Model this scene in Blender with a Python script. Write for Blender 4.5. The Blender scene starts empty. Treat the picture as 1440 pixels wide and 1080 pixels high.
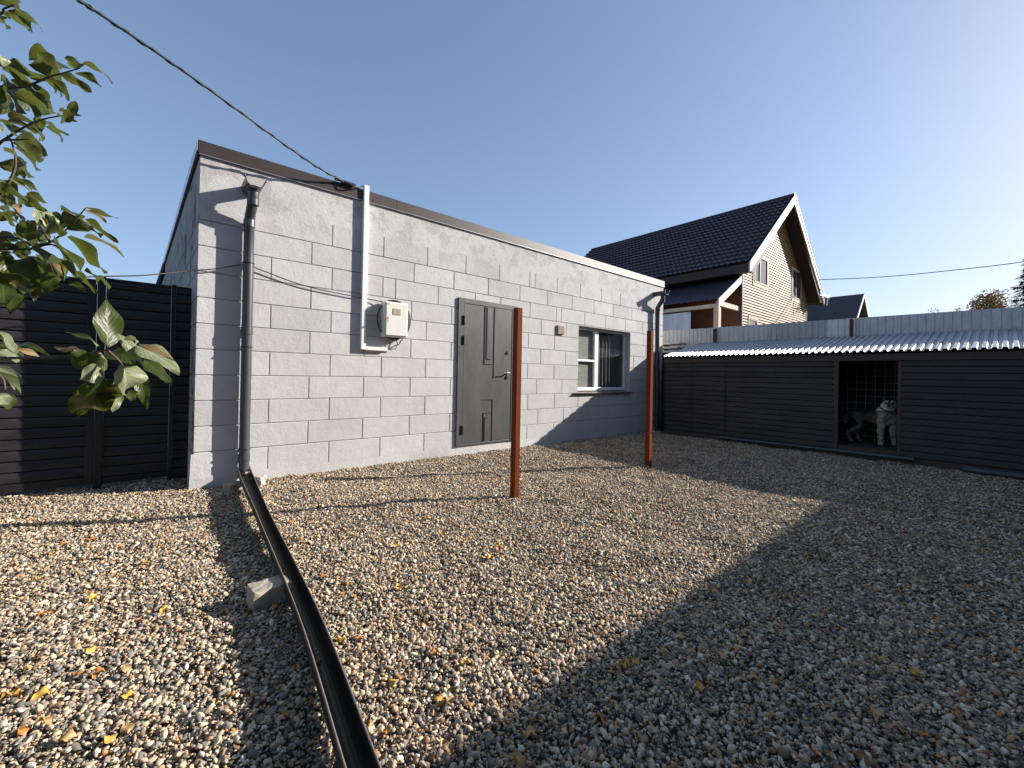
import bpy, bmesh, math, random
from mathutils import Vector, Matrix, noise

random.seed(7)
S = bpy.context.scene
COL = S.collection

# ------------------------------------------------------------------ camera
CR = Vector((0.76127, -0.64816, 0.01897)); CU = Vector((-0.01795, 0.00818, 0.99981)); CF = Vector((0.64819, 0.76146, 0.0054))
EYE = Vector((0, 0, 1.15))
F_PX, PPX, PPY = 590.0, 720.0, 525.0            # focal length and principal point for a 1440 px wide frame
cam_d = bpy.data.cameras.new('camera'); cam = bpy.data.objects.new('camera', cam_d); COL.objects.link(cam)
m = Matrix((CR, CU, -CF)).transposed().to_4x4(); m.translation = EYE
cam.matrix_world = m
cam_d.sensor_width = 36.0; cam_d.lens = F_PX / 1440 * 36
cam_d.shift_y = -(540 - PPY) / 1440
cam_d.clip_start = 0.02; cam_d.clip_end = 3000
S.camera = cam

# ------------------------------------------------------------------ sky, sun, exposure
SUN_H = Vector((0.905, -0.424, 0)).normalized(); SUN_TAN = 0.45
SUN_EL = math.atan(SUN_TAN)
w = bpy.data.worlds.new('World'); S.world = w; w.use_nodes = True
nt = w.node_tree; nt.nodes.clear()
sky = nt.nodes.new('ShaderNodeTexSky'); sky.sky_type = 'NISHITA'; sky.sun_disc = False
sky.sun_elevation = SUN_EL; sky.sun_rotation = math.atan2(SUN_H.x, SUN_H.y)
sky.air_density = 1.0; sky.dust_density = 0.5; sky.ozone_density = 2.6; sky.altitude = 150
bg = nt.nodes.new('ShaderNodeBackground'); bg.inputs['Strength'].default_value = 0.120
wo = nt.nodes.new('ShaderNodeOutputWorld')
# autumn haze: the sky pales and loses blue towards the horizon
tc = nt.nodes.new('ShaderNodeTexCoord'); sx = nt.nodes.new('ShaderNodeSeparateXYZ'); nt.links.new(tc.outputs['Generated'], sx.inputs[0])
def wmath(op, a, b):
    n_ = nt.nodes.new('ShaderNodeMath'); n_.operation = op
    for i_, q_ in enumerate((a, b)):
        if hasattr(q_, 'is_output'): nt.links.new(q_, n_.inputs[i_])
        else: n_.inputs[i_].default_value = q_
    return n_.outputs[0]
hz = wmath('MULTIPLY', wmath('POWER', math.e, wmath('MULTIPLY', wmath('MAXIMUM', sx.outputs[2], 0.0), -2.0)), 0.65)
tn = nt.nodes.new('ShaderNodeMix'); tn.data_type = 'RGBA'; tn.blend_type = 'MULTIPLY'; tn.inputs[0].default_value = 1.0
nt.links.new(sky.outputs[0], tn.inputs[6]); tn.inputs[7].default_value = (1.13, .905, .745, 1)
hm = nt.nodes.new('ShaderNodeMix'); hm.data_type = 'RGBA'; hm.inputs[7].default_value = (.92, 1.93, 3.94, 1)
nt.links.new(hz, hm.inputs[0]); nt.links.new(tn.outputs[2], hm.inputs[6]); nt.links.new(hm.outputs[2], bg.inputs[0]); nt.links.new(bg.outputs[0], wo.inputs[0])
sun_d = bpy.data.lights.new('sun', 'SUN'); sun = bpy.data.objects.new('sun', sun_d); COL.objects.link(sun)
sun_d.energy = 5.0; sun_d.angle = math.radians(0.5); sun_d.color = (1.0, 0.94, 0.86)
sdir = Vector((SUN_H.x * math.cos(SUN_EL), SUN_H.y * math.cos(SUN_EL), math.sin(SUN_EL)))
sun.rotation_euler = sdir.to_track_quat('Z', 'Y').to_euler(); sun.location = (20, -10, 15)
S.view_settings.view_transform = 'Standard'; S.view_settings.look = 'None'
S.view_settings.exposure = 0.88; S.view_settings.gamma = 1.0
S.cycles.use_denoising = True
S.cycles.max_bounces = 8

# ------------------------------------------------------------------ helpers
def ray(u, v):
    return CF + CR * ((u - PPX) / F_PX) - CU * ((v - PPY) / F_PX)
def at_y(u, v, y): d = ray(u, v); return EYE + d * (y / d.y)
def at_x(u, v, x): d = ray(u, v); return EYE + d * (x / d.x)
def at_d(u, v, d): return EYE + ray(u, v) * d

class MB:
    def __init__(s): s.v = []; s.f = []; s.mi = []; s.sm = []
    def add(s, vs, fs, mi=0, smooth=False):
        o = len(s.v); s.v += [tuple(p) for p in vs]
        for f in fs: s.f.append(tuple(i + o for i in f)); s.mi.append(mi); s.sm.append(smooth)
    def quad(s, a, b, c, d, mi=0): s.add([a, b, c, d], [(0, 1, 2, 3)], mi)
    def box(s, x0, x1, y0, y1, z0, z1, mi=0, b=0.0):
        if b > 0:
            b = min(b, (x1-x0)*.45, (y1-y0)*.45, (z1-z0)*.45)
            bm = bmesh.new(); bmesh.ops.create_cube(bm, size=1)
            for v in bm.verts: v.co = Vector(((x0+x1)/2 + v.co.x*(x1-x0), (y0+y1)/2 + v.co.y*(y1-y0), (z0+z1)/2 + v.co.z*(z1-z0)))
            bmesh.ops.bevel(bm, geom=list(bm.edges), offset=b, segments=2, affect='EDGES', profile=.5)
            bm.verts.index_update()
            s.add([v.co for v in bm.verts], [[v.index for v in f.verts] for f in bm.faces], mi); bm.free(); return
        vs = [(x0,y0,z0),(x1,y0,z0),(x1,y1,z0),(x0,y1,z0),(x0,y0,z1),(x1,y0,z1),(x1,y1,z1),(x0,y1,z1)]
        s.add(vs, [(3,2,1,0),(4,5,6,7),(0,1,5,4),(1,2,6,5),(2,3,7,6),(3,0,4,7)], mi)
    def prism(s, poly, d, mi=0):
        """polygon (3D points) extruded by vector d"""
        n = len(poly); d = Vector(d); a = [Vector(p) for p in poly]
        s.add(a + [p + d for p in a], [tuple(range(n))[::-1], tuple(range(n, 2*n))] + [(i, (i+1) % n, n+(i+1) % n, n+i) for i in range(n)], mi)
    def bar(s, a, b, wdt, hgt, up=(0,0,1), mi=0):
        a = Vector(a); b = Vector(b); t = (b-a).normalized(); up = Vector(up)
        sd = t.cross(up).normalized(); up = sd.cross(t).normalized()
        c = [sd*(wdt/2)+up*(hgt/2), -sd*(wdt/2)+up*(hgt/2), -sd*(wdt/2)-up*(hgt/2), sd*(wdt/2)-up*(hgt/2)]
        s.add([a+p for p in c]+[b+p for p in c], [(3,2,1,0),(4,5,6,7),(0,1,5,4),(1,2,6,5),(2,3,7,6),(3,0,4,7)], mi)
    def tube(s, pts, r, n=10, mi=0, cap=True, arc=None, closed=False):
        pts = [Vector(p) for p in pts]; rs = r if isinstance(r, (list, tuple)) else [r]*len(pts)
        rings = []; ref = None
        for i, p in enumerate(pts):
            if closed: t = (pts[(i+1) % len(pts)] - pts[i-1]).normalized()
            else: t = (pts[min(i+1, len(pts)-1)] - pts[max(i-1, 0)]).normalized()
            if ref is None: ref = Vector((0,0,1)) if abs(t.z) < .9 else Vector((0,1,0))
            sd = t.cross(ref).normalized(); up = sd.cross(t).normalized(); ref = up
            rings.append([p + (sd*math.cos(2*math.pi*k/n) + up*math.sin(2*math.pi*k/n))*rs[i] for k in range(n)])
        vs = [q for R_ in rings for q in R_]; fs = []
        m_ = len(pts)
        for i in range(m_ if closed else m_-1):
            j = (i+1) % m_
            for k in range(n): fs.append((i*n+k, i*n+(k+1) % n, j*n+(k+1) % n, j*n+k))
        s.add(vs, fs, mi, True)
        if cap and not closed:
            s.add(rings[0], [tuple(range(n))[::-1]], mi); s.add(rings[-1], [tuple(range(n))], mi)
    def build(s, name, mat, parent=None, loc=None, recalc=False):
        me = bpy.data.meshes.new(name); off = Vector(loc) if loc is not None else Vector((0,0,0))
        me.from_pydata([Vector(p) - off for p in s.v], [], s.f)
        for mt in (mat if isinstance(mat, (list, tuple)) else [mat]): me.materials.append(mt)
        me.polygons.foreach_set('material_index', s.mi); me.polygons.foreach_set('use_smooth', s.sm)
        if recalc:
            bm = bmesh.new(); bm.from_mesh(me); bmesh.ops.recalc_face_normals(bm, faces=bm.faces); bm.to_mesh(me); bm.free()
        me.update()
        o = bpy.data.objects.new(name, me); COL.objects.link(o); o.location = off
        if parent is not None:
            o.parent = parent; o.location = off - Vector(parent.location)
        return o

def tag(o, label=None, cat=None, group=None, kind=None):
    for k, v_ in (('label', label), ('category', cat), ('group', group), ('kind', kind)):
        if v_: o[k] = v_
    return o
def thing(name, label, cat, loc, group=None):
    o = bpy.data.objects.new(name, None); COL.objects.link(o); o.location = loc; o.empty_display_size = .2
    return tag(o, label, cat, group)

class NT:
    """small node-material builder"""
    def __init__(s, name):
        s.m = bpy.data.materials.new(name); s.m.use_nodes = True; s.t = s.m.node_tree
        s.p = s.t.nodes['Principled BSDF']; s.out = s.t.nodes['Material Output']
        s.tc = s.n('ShaderNodeTexCoord')
    def n(s, typ, **kw):
        nd = s.t.nodes.new(typ)
        for k, v_ in kw.items():
            if k.startswith('_'): setattr(nd, k[1:], v_)
        return nd
    def l(s, a, b): s.t.links.new(a, b)
    def mapping(s, scale=(1,1,1), src='Object', loc=(0,0,0)):
        mp = s.n('ShaderNodeMapping'); mp.inputs['Scale'].default_value = scale; mp.inputs['Location'].default_value = loc
        s.l(s.tc.outputs[src], mp.inputs['Vector']); return mp.outputs[0]
    def noise(s, scale, detail=4, rough=.55, vec=None, dist=0):
        nd = s.n('ShaderNodeTexNoise'); nd.inputs['Scale'].default_value = scale; nd.inputs['Detail'].default_value = detail
        nd.inputs['Roughness'].default_value = rough; nd.inputs['Distortion'].default_value = dist
        s.l(vec if vec is not None else s.tc.outputs['Object'], nd.inputs['Vector']); return nd.outputs['Fac']
    def ramp(s, fac, stops, interp='LINEAR'):
        r = s.n('ShaderNodeValToRGB'); r.color_ramp.interpolation = interp; e = r.color_ramp.elements
        while len(e) < len(stops): e.new(0.5)
        for el, (p_, c_) in zip(e, stops):
            el.position = p_; el.color = (c_ if len(c_) == 4 else (*c_, 1)) if isinstance(c_, (tuple, list)) else (c_, c_, c_, 1)
        s.l(fac, r.inputs[0]); return r.outputs['Color']
    def mix(s, fac, a, b, mode='MIX'):
        mx = s.n('ShaderNodeMix'); mx.data_type = 'RGBA'; mx.blend_type = mode
        for sock, val in ((mx.inputs[0], fac), (mx.inputs[6], a), (mx.inputs[7], b)):
            if hasattr(val, 'is_output'): s.l(val, sock)
            elif isinstance(val, (tuple, list)): sock.default_value = (*val[:3], 1)
            else: sock.default_value = val
        return mx.outputs[2]
    def col(s, c):
        if hasattr(c, 'is_output'): s.l(c, s.p.inputs['Base Color'])
        else: s.p.inputs['Base Color'].default_value = (*c, 1)
    def set(s, rough=None, metal=None, spec=None):
        if rough is not None:
            if hasattr(rough, 'is_output'): s.l(rough, s.p.inputs['Roughness'])
            else: s.p.inputs['Roughness'].default_value = rough
        if metal is not None: s.p.inputs['Metallic'].default_value = metal
        if spec is not None: s.p.inputs['Specular IOR Level'].default_value = spec
    def bump(s, h, strength=.3, dist=.01):
        b = s.n('ShaderNodeBump'); b.inputs['Strength'].default_value = strength; b.inputs['Distance'].default_value = dist
        s.l(h, b.inputs['Height']); s.l(b.outputs[0], s.p.inputs['Normal'])

def simple(name, c, rough=.6, metal=0., var=.15, scale=8, bump=0., bscale=60, spec=None, grime=None, stretch=(1,1,1)):
    k = NT(name); vec = k.mapping(stretch)
    n1 = k.noise(scale, 5, .6, vec)
    lo = tuple(x*(1-var) for x in c); hi = tuple(min(1, x*(1+var)) for x in c)
    cc = k.ramp(n1, [(.3, lo), (.7, hi)])
    if grime:
        n2 = k.noise(scale*.35, 8, .7, vec)
        cc = k.mix(k.ramp(n2, [(.55, 0.), (.72, 1.)]), cc, grime)
    k.col(cc); k.set(rough, metal, spec)
    if bump: k.bump(k.noise(bscale, 4), bump, .004)
    return k.m

# ------------------------------------------------------------------ materials
def mat_wall():
    k = NT('painted_block')
    big = k.noise(1.1, 6, .62); fine = k.noise(9, 8, .7); streak = k.noise(2.2, 6, .65, k.mapping((1.2, 1.2, .25)))
    c = k.ramp(big, [(.3, (.47, .462, .462)), (.7, (.56, .553, .55))])
    c = k.mix(k.ramp(fine, [(.35, .25), (.6, 0.)]), c, (.39, .385, .38))
    c = k.mix(k.ramp(streak, [(.58, 0.), (.75, .35)]), c, (.36, .35, .34))
    # worn, flaking patches high on the wall and along the left edge
    g = k.n('ShaderNodeNewGeometry'); sep = k.n('ShaderNodeSeparateXYZ'); k.l(g.outputs['Position'], sep.inputs[0])
    zr = k.n('ShaderNodeMapRange'); zr.inputs[1].default_value = 2.2; zr.inputs[2].default_value = 3.2; k.l(sep.outputs[2], zr.inputs[0])
    pat = k.noise(3.3, 10, .75, None, .4)
    mul = k.n('ShaderNodeMath'); mul.operation = 'MULTIPLY'; k.l(zr.outputs[0], mul.inputs[0])
    k.l(k.ramp(pat, [(.50, 0.), (.56, .8), (.62, .3), (.66, 1.)]), mul.inputs[1])
    c = k.mix(mul.outputs[0], c, (.33, .315, .30))
    def mth(op, a, b=None):
        q = k.n('ShaderNodeMath'); q.operation = op
        for i_, v_ in enumerate((a, b)):
            if v_ is None: continue
            if hasattr(v_, 'is_output'): k.l(v_, q.inputs[i_])
            else: q.inputs[i_].default_value = v_
        return q.outputs[0]
    row = mth('FLOOR', mth('DIVIDE', mth('SUBTRACT', 2.35, sep.outputs[2]), .25))
    colm = mth('FLOOR', mth('DIVIDE', mth('SUBTRACT', mth('SUBTRACT', sep.outputs[0], .92), mth('MULTIPLY', mth('PINGPONG', row, 1.0), .392)), .6148))
    cb = k.n('ShaderNodeCombineXYZ'); k.l(row, cb.inputs[0]); k.l(colm, cb.inputs[1])
    wn_ = k.n('ShaderNodeTexWhiteNoise'); wn_.noise_dimensions = '2D'; k.l(cb.outputs[0], wn_.inputs['Vector'])
    c = k.mix(1.0, c, k.ramp(wn_.outputs['Value'], [(0., .92), (1., 1.05)]), 'MULTIPLY')
    pits = k.noise(45, 3, .5); c = k.mix(k.ramp(pits, [(.70, 0.), (.76, .55)]), c, (.22, .21, .20))
    k.col(c); k.set(.82, 0, .3)
    h1 = k.noise(14, 10, .7); h2 = k.noise(90, 4, .6)
    hs = k.n('ShaderNodeMath'); hs.operation = 'MULTIPLY_ADD'; k.l(h1, hs.inputs[0]); hs.inputs[1].default_value = 2.0; k.l(h2, hs.inputs[2])
    k.bump(hs.outputs[0], .45, .007)
    return k.m
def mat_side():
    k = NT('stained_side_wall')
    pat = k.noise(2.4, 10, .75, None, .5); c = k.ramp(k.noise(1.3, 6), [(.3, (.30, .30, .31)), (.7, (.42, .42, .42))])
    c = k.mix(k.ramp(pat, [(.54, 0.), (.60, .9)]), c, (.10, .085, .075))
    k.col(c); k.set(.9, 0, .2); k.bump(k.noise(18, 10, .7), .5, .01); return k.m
M = {}
M['wall'] = mat_wall(); M['side'] = mat_side()
M['fascia'] = simple('brown_fascia_metal', (.042, .027, .026), .48, 0., .18, 5, .05, 30, .4)
M['roof_felt'] = simple('roof_felt', (.06, .06, .06), .9)
M['drip'] = simple('zinc_drip_edge', (.5, .5, .52), .35, .7)
M['pvc'] = simple('grey_plastic_pipe', (.050, .054, .062), .36, 0, .12, 6, 0)
M['gutter'] = simple('black_plastic_gutter', (.022, .020, .019), .42, 0, .35, 14, .1, 80, None, (.07, .055, .04))
M['white_plastic'] = simple('white_trunking', (.72, .72, .71), .45, 0, .05)
M['box'] = simple('cream_enamel', (.68, .67, .62), .4, 0, .04, 6, 0, 60, None, (.60, .57, .5))
M['plate'] = simple('aged_plate', (.34, .30, .20), .5)
M['cable'] = simple('black_cable', (.02, .02, .022), .5)
M['steel'] = simple('chrome', (.6, .6, .6), .25, 1., .05)
M['brass'] = simple('brass_key', (.55, .38, .12), .35, 1., .05)
M['dark'] = simple('dark_void', (.012, .012, .012), .9)
def mat_door():
    k = NT('hammered_door_paint')
    n1 = k.noise(3.0, 6, .65, k.mapping((1.6, 1, .55))); n2 = k.noise(160, 2)
    k.col(k.mix(k.ramp(n2, [(.35, .0), (.7, .35)]), k.ramp(n1, [(.3, (.058, .060, .063)), (.7, (.108, .110, .114))]), (.14, .14, .145)))
    k.set(.42, .25, .4); k.bump(n2, .08, .002); return k.m
M['door'] = mat_door()
M['hinge'] = simple('black_hinge', (.008, .008, .01), .5)
M['frame_white'] = simple('white_window_frame', (.74, .745, .75), .38, 0, .03)
M['reveal'] = simple('plaster_reveal', (.36, .36, .365), .85, 0, .08, 10, .2)
def mat_glass():
    k = NT('window_glass'); tp = k.n('ShaderNodeBsdfTransparent'); tp.inputs[0].default_value = (.95, .965, .96, 1); gl = k.n('ShaderNodeBsdfGlossy'); gl.inputs['Roughness'].default_value = .01
    lw = k.n('ShaderNodeLayerWeight'); lw.inputs['Blend'].default_value = .5
    pw = k.n('ShaderNodeMath'); pw.operation = 'POWER'; k.l(lw.outputs['Facing'], pw.inputs[0]); pw.inputs[1].default_value = 3.5
    ad = k.n('ShaderNodeMath'); ad.operation = 'MULTIPLY_ADD'; k.l(pw.outputs[0], ad.inputs[0]); ad.inputs[1].default_value = .8; ad.inputs[2].default_value = .04
    ms = k.n('ShaderNodeMixShader'); k.l(ad.outputs[0], ms.inputs[0]); k.l(tp.outputs[0], ms.inputs[1]); k.l(gl.outputs[0], ms.inputs[2]); k.l(ms.outputs[0], k.out.inputs[0])
    return k.m
M['glass'] = mat_glass()
M['blind'] = simple('beige_blind', (.42, .38, .335), .8, 0, .15, 4, 0, 60, None, None, (1, 1, 14))
M['curtain'] = simple('grey_curtain', (.085, .097, .095), .85, 0, .3, 5, 0, 60, None, None, (10, 1, .4))
M['curtain_reflection'] = simple('painted_reflection_band', (.22, .235, .23), .85, 0, .1)  # pale band coloured into the curtain to stand for a reflection in the pane
def mat_rust():
    k = NT('red_oxide_primer')
    n1 = k.noise(5, 8, .7, k.mapping((1, 1, .5))); n2 = k.noise(60, 6, .7)
    c = k.ramp(n1, [(.3, (.105, .023, .007)), (.7, (.175, .041, .012))])
    c = k.mix(k.ramp(n2, [(.6, 0.), (.72, .6)]), c, (.09, .025, .012))
    k.col(c); k.set(.7, 0, .08); k.bump(n2, .15, .002); return k.m
M['rust'] = mat_rust()
M['rust_dark'] = simple('dark_red_primer', (.06, .014, .010), .6, 0, .3)
M['gate'] = simple('black_gate_paint', (.024, .022, .024), .42, 0, .35, 3, .05, 40, .35, None, (1, 1, 3))
M['gate_frame'] = simple('black_gate_frame', (.012, .012, .014), .42, 0, .2)
M['kennel'] = simple('charcoal_cladding', (.042, .036, .036), .5, 0, .25, 2.5, .06, 40, .2, (.05, .042, .038), (1, .6, 2))
M['kennel_trim'] = simple('dark_brown_trim', (.045, .028, .024), .6, 0, .2)
def mat_zinc(name, c, rough=.38, metal=.55):
    k = NT(name); n1 = k.noise(6, 6, .65, k.mapping((.4, 1.5, 1)))
    k.col(k.ramp(n1, [(.3, tuple(x*.8 for x in c)), (.72, tuple(min(1, x*1.1) for x in c))]))
    k.set(k.ramp(k.noise(12, 5), [(.3, rough*.8), (.7, rough*1.3)]), metal); return k.m
M['zinc'] = mat_zinc('galvanised_roof_sheet', (.50, .51, .54), .45, .4)
M['fence_a'] = mat_zinc('grey_fence_sheet', (.52, .53, .53), .55, .05)
M['fence_b'] = mat_zinc('dull_reflection_fence_sheet', (.41, .41, .40), .6, .05)  # darker grey stands in for the duller reflection of this sheet
M['fence_c'] = mat_zinc('bright_reflection_fence_sheet', (.62, .63, .64), .5, .05)  # lighter grey paints in the brighter reflection of this sheet
M['plank'] = simple('pale_plank', (.6, .58, .53), .7, 0, .15, 6, .1)
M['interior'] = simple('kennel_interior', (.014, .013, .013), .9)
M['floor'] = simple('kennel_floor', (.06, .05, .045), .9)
M['wire'] = simple('rusty_wire', (.40, .33, .30), .5)
M['concrete'] = simple('worn_concrete', (.36, .32, .25), .92, 0, .3, 20, .5, 40)
M['rock'] = simple('white_rock', (.40, .37, .33), .85, 0, .2, 20, .4, 40)
def mat_siding():
    k = NT('pine_siding')
    vec = k.mapping((.06, .06, 4)); n1 = k.noise(3, 3, .5, vec); n2 = k.noise(1.3, 3)
    c = k.ramp(n1, [(.25, (.225, .12, .05)), (.5, (.30, .172, .08)), (.75, (.35, .22, .112))])
    c = k.mix(k.ramp(n2, [(.45, 0.), (.8, .4)]), c, (.22, .13, .07))
    k.col(c); k.set(.6, 0, .4); return k.m
M['siding'] = mat_siding()
M['porch_wood'] = simple('varnished_porch_wood', (.16, .055, .025), .55, 0, .4, 3, 0, 60, None, None, (1, 1, 8))
M['wood_trim'] = simple('pale_trim_wood', (.48, .38, .29), .7, 0, .15, 4)
M['barge'] = simple('white_bargeboard', (.55, .51, .47), .6, 0, .1, 3)
M['soffit'] = simple('dark_soffit', (.026, .016, .016), .7, 0, .2)
M['win_brown'] = simple('brown_window_frame', (.07, .045, .035), .55)
M['tile'] = simple('dark_metal_tile', (.044, .040, .054), .42, 0, .12, 2.0, 0, 60, .3)
M['seam_roof'] = simple('grey_profiled_roof', (.055, .055, .065), .5, 0, .15, 1.0)
M['pane_dark'] = simple('dark_reflecting_pane', (.05, .06, .075), .05, 0, .2, 1.0, 0, 60, .9)
def mat_film():
    k = NT('milky_plastic_film'); k.col(k.ramp(k.noise(2.5, 6, .6, k.mapping((1, 1, .3))), [(.3, (.34, .36, .42)), (.7, (.55, .57, .63))])); k.set(.25, 0, .5); return k.m
M['film'] = mat_film()
M['alu'] = simple('aluminium', (.7, .7, .7), .35, .8, .05)
def mat_ground():
    k = NT('earth_under_gravel'); c = k.ramp(k.noise(30, 8, .7), [(.3, (.035, .028, .02)), (.7, (.09, .075, .055))])
    k.col(c); k.set(.95, 0, .2); k.bump(k.noise(60, 8, .7), .6, .02); return k.m
M['earth'] = mat_ground()
def mat_field():
    k = NT('rough_grassland'); k.col(k.ramp(k.noise(.6, 8, .7), [(.3, (.05, .05, .022)), (.7, (.12, .11, .055))])); k.set(.95, 0, .2); return k.m
M['field'] = mat_field()
def mat_stone():
    k = NT('river_pebbles')
    oi = k.n('ShaderNodeObjectInfo')
    stops = [(0., (0.560, 0.429, 0.293)), (.12, (0.280, 0.238, 0.186)), (.22, (0.672, 0.542, 0.385)), (.32, (0.407, 0.297, 0.186)), (.41, (0.169, 0.149, 0.124)),
             (.49, (0.603, 0.462, 0.310)), (.59, (0.231, 0.212, 0.184)), (.67, (0.756, 0.628, 0.466)), (.735, (0.098, 0.088, 0.077)), (.80, (0.476, 0.311, 0.162)), (.86, (0.238, 0.132, 0.062)),
             (.895, (0.820, 0.766, 0.596)), (.935, (0.182, 0.183, 0.172)), (.975, (0.532, 0.252, 0.075))]
    c = k.ramp(oi.outputs['Random'], stops, 'CONSTANT')
    vn = k.noise(1.6, 5, .65); c = k.mix(k.ramp(vn, [(.35, .0), (.75, .35)]), c, (.17, .15, .125))
    c = k.mix(k.ramp(k.noise(5, 6, .7), [(.5, 0.), (.75, .35)]), c, (.55, .48, .38))
    k.col(c); k.set(.72, 0, .4)
    k.bump(k.noise(4, 5, .65), .25, .1); return k.m
M['stone'] = mat_stone()
def mat_leaf(name, top, under, rough=.38):
    k = NT(name)
    g = k.n('ShaderNodeNewGeometry'); uv = k.n('ShaderNodeUVMap')
    sep = k.n('ShaderNodeSeparateXYZ'); k.l(uv.outputs[0], sep.inputs[0])
    n1 = k.noise(40, 5, .65); n2 = k.noise(14, 4, .6)
    ct = k.ramp(n1, [(.3, tuple(x*.75 for x in top)), (.7, tuple(x*1.25 for x in top))])
    ct = k.mix(k.ramp(n2, [(.6, 0.), (.75, .8)]), ct, (.17, .11, .035))
    # midrib and side veins from the leaf's own uv
    a = k.n('ShaderNodeMath'); a.operation = 'ABSOLUTE'; k.l(sep.outputs[1], a.inputs[0])
    mid = k.ramp(a.outputs[0], [(.02, .7), (.07, 0.)])
    wv = k.n('ShaderNodeMath'); wv.operation = 'MULTIPLY_ADD'; wv.inputs[1].default_value = -.35; k.l(a.outputs[0], wv.inputs[0]); k.l(sep.outputs[0], wv.inputs[2])
    sn = k.n('ShaderNodeMath'); sn.operation = 'MULTIPLY'; sn.inputs[1].default_value = 50; k.l(wv.outputs[0], sn.inputs[0])
    si = k.n('ShaderNodeMath'); si.operation = 'SINE'; k.l(sn.outputs[0], si.inputs[0])
    vein = k.ramp(si.outputs[0], [(.86, 0.), (1., .45)])
    mx = k.n('ShaderNodeMath'); mx.operation = 'MAXIMUM'; k.l(mid, mx.inputs[0]); k.l(vein, mx.inputs[1])
    ct = k.mix(mx.outputs[0], ct, tuple(min(1, x*2.0+.02) for x in top))
    c = k.mix(g.outputs['Backfacing'], ct, under)
    k.col(c); k.set(rough, 0, .32)
    k.bump(si.outputs[0], .12, .002)
    tr = k.n('ShaderNodeBsdfTranslucent'); k.l(k.mix(.5, c, (.20, .24, .02)), tr.inputs[0])
    ms = k.n('ShaderNodeMixShader'); ms.inputs[0].default_value = .32
    k.l(k.p.outputs[0], ms.inputs[1]); k.l(tr.outputs[0], ms.inputs[2]); k.l(ms.outputs[0], k.out.inputs[0])
    return k.m
M['leaf'] = mat_leaf('apple_leaf', (.042, .056, .012), (.080, .092, .038))
M['leaf_pale_sunlit'] = mat_leaf('apple_leaf_grey_green_sunlit', (.20, .225, .13), (.22, .24, .15), .36)  # pale grey-green leaves; the light tone also stands for sunlit tops
M['leaf_brown'] = mat_leaf('withered_apple_leaf', (.26, .17, .085), (.30, .22, .13), .6)
M['bark'] = simple('grey_brown_bark', (.10, .075, .055), .85, 0, .3, 25, .5, 50)
for nm, c in (('yellow', (.58, .33, .05)), ('orange', (.42, .17, .03)), ('tan', (.42, .27, .11)), ('brown', (.20, .09, .03))):
    M['fall_'+nm] = simple('fallen_leaf_'+nm, c, .6, 0, .35, 30)
M['birch_leaf'] = simple('autumn_birch_leaves', (.30, .18, .06), .7, 0, .4, 1.5)
M['spruce'] = simple('spruce_needles', (.022, .034, .022), .8, 0, .4, 1.5)
M['stucco'] = simple('grey_stucco', (.30, .29, .28), .9, 0, .1, 3, .2)

# ------------------------------------------------------------------ ground and gravel
def gz(x, y):
    """gravel surface: gently uneven, thin drifts against the walls"""
    z = .022*noise.noise(Vector((x*.9, y*.9, 3.1))) + .018*noise.noise(Vector((x*2.6, y*2.6, 8.7))) + .014*noise.noise(Vector((x*6, y*6, 1.3)))
    return z
mb = MB()
mb.quad((-900, -900, -.12), (900, -900, -.12), (900, 900, -.12), (-900, 900, -.12))
tag(mb.build('ground', M['field']), kind='structure')

mb = MB(); x0, x1, y0, y1, st = -2.0, 8.3, -1.6, 5.75, .05
nx, ny = int((x1-x0)/st)+1, int((y1-y0)/st)+1
vs = [(x0+i*st, y0+j*st, gz(x0+i*st, y0+j*st)) for j in range(ny) for i in range(nx)]
fs = []
for j in range(ny-1):
    for i in range(nx-1):
        cx, cy = x0+(i+.5)*st, y0+(j+.5)*st
        if cy > 5.12 and cx > .36: continue
        if cy < .3 and cx < .6 - 0*cy: continue
        fs.append((j*nx+i, j*nx+i+1, (j+1)*nx+i+1, (j+1)*nx+i))
mb.add(vs, fs, 0, True)
grav = mb.build('gravel', M['earth'])
da = grav.data.attributes.new('pebble_density', 'FLOAT', 'POINT')
for i_, v_ in enumerate(grav.data.vertices):
    d_ = math.hypot(v_.co.x, v_.co.y); da.data[i_].value = 14000 if d_ < 3.2 else (10500 if d_ < 5 else 6500)
tag(grav, 'beige and grey river pebble gravel covering the whole yard', 'gravel', None, 'stuff')
# earth outside the pebble layer, so that the yard goes on past the frame
mb = MB()
mb.quad((-14, -2.3, -.03), (9.55, -2.3, -.03), (9.55, 6.5, -.03), (-14, 6.5, -.03))
tag(mb.build('yard_earth', M['earth']), kind='structure')

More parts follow.
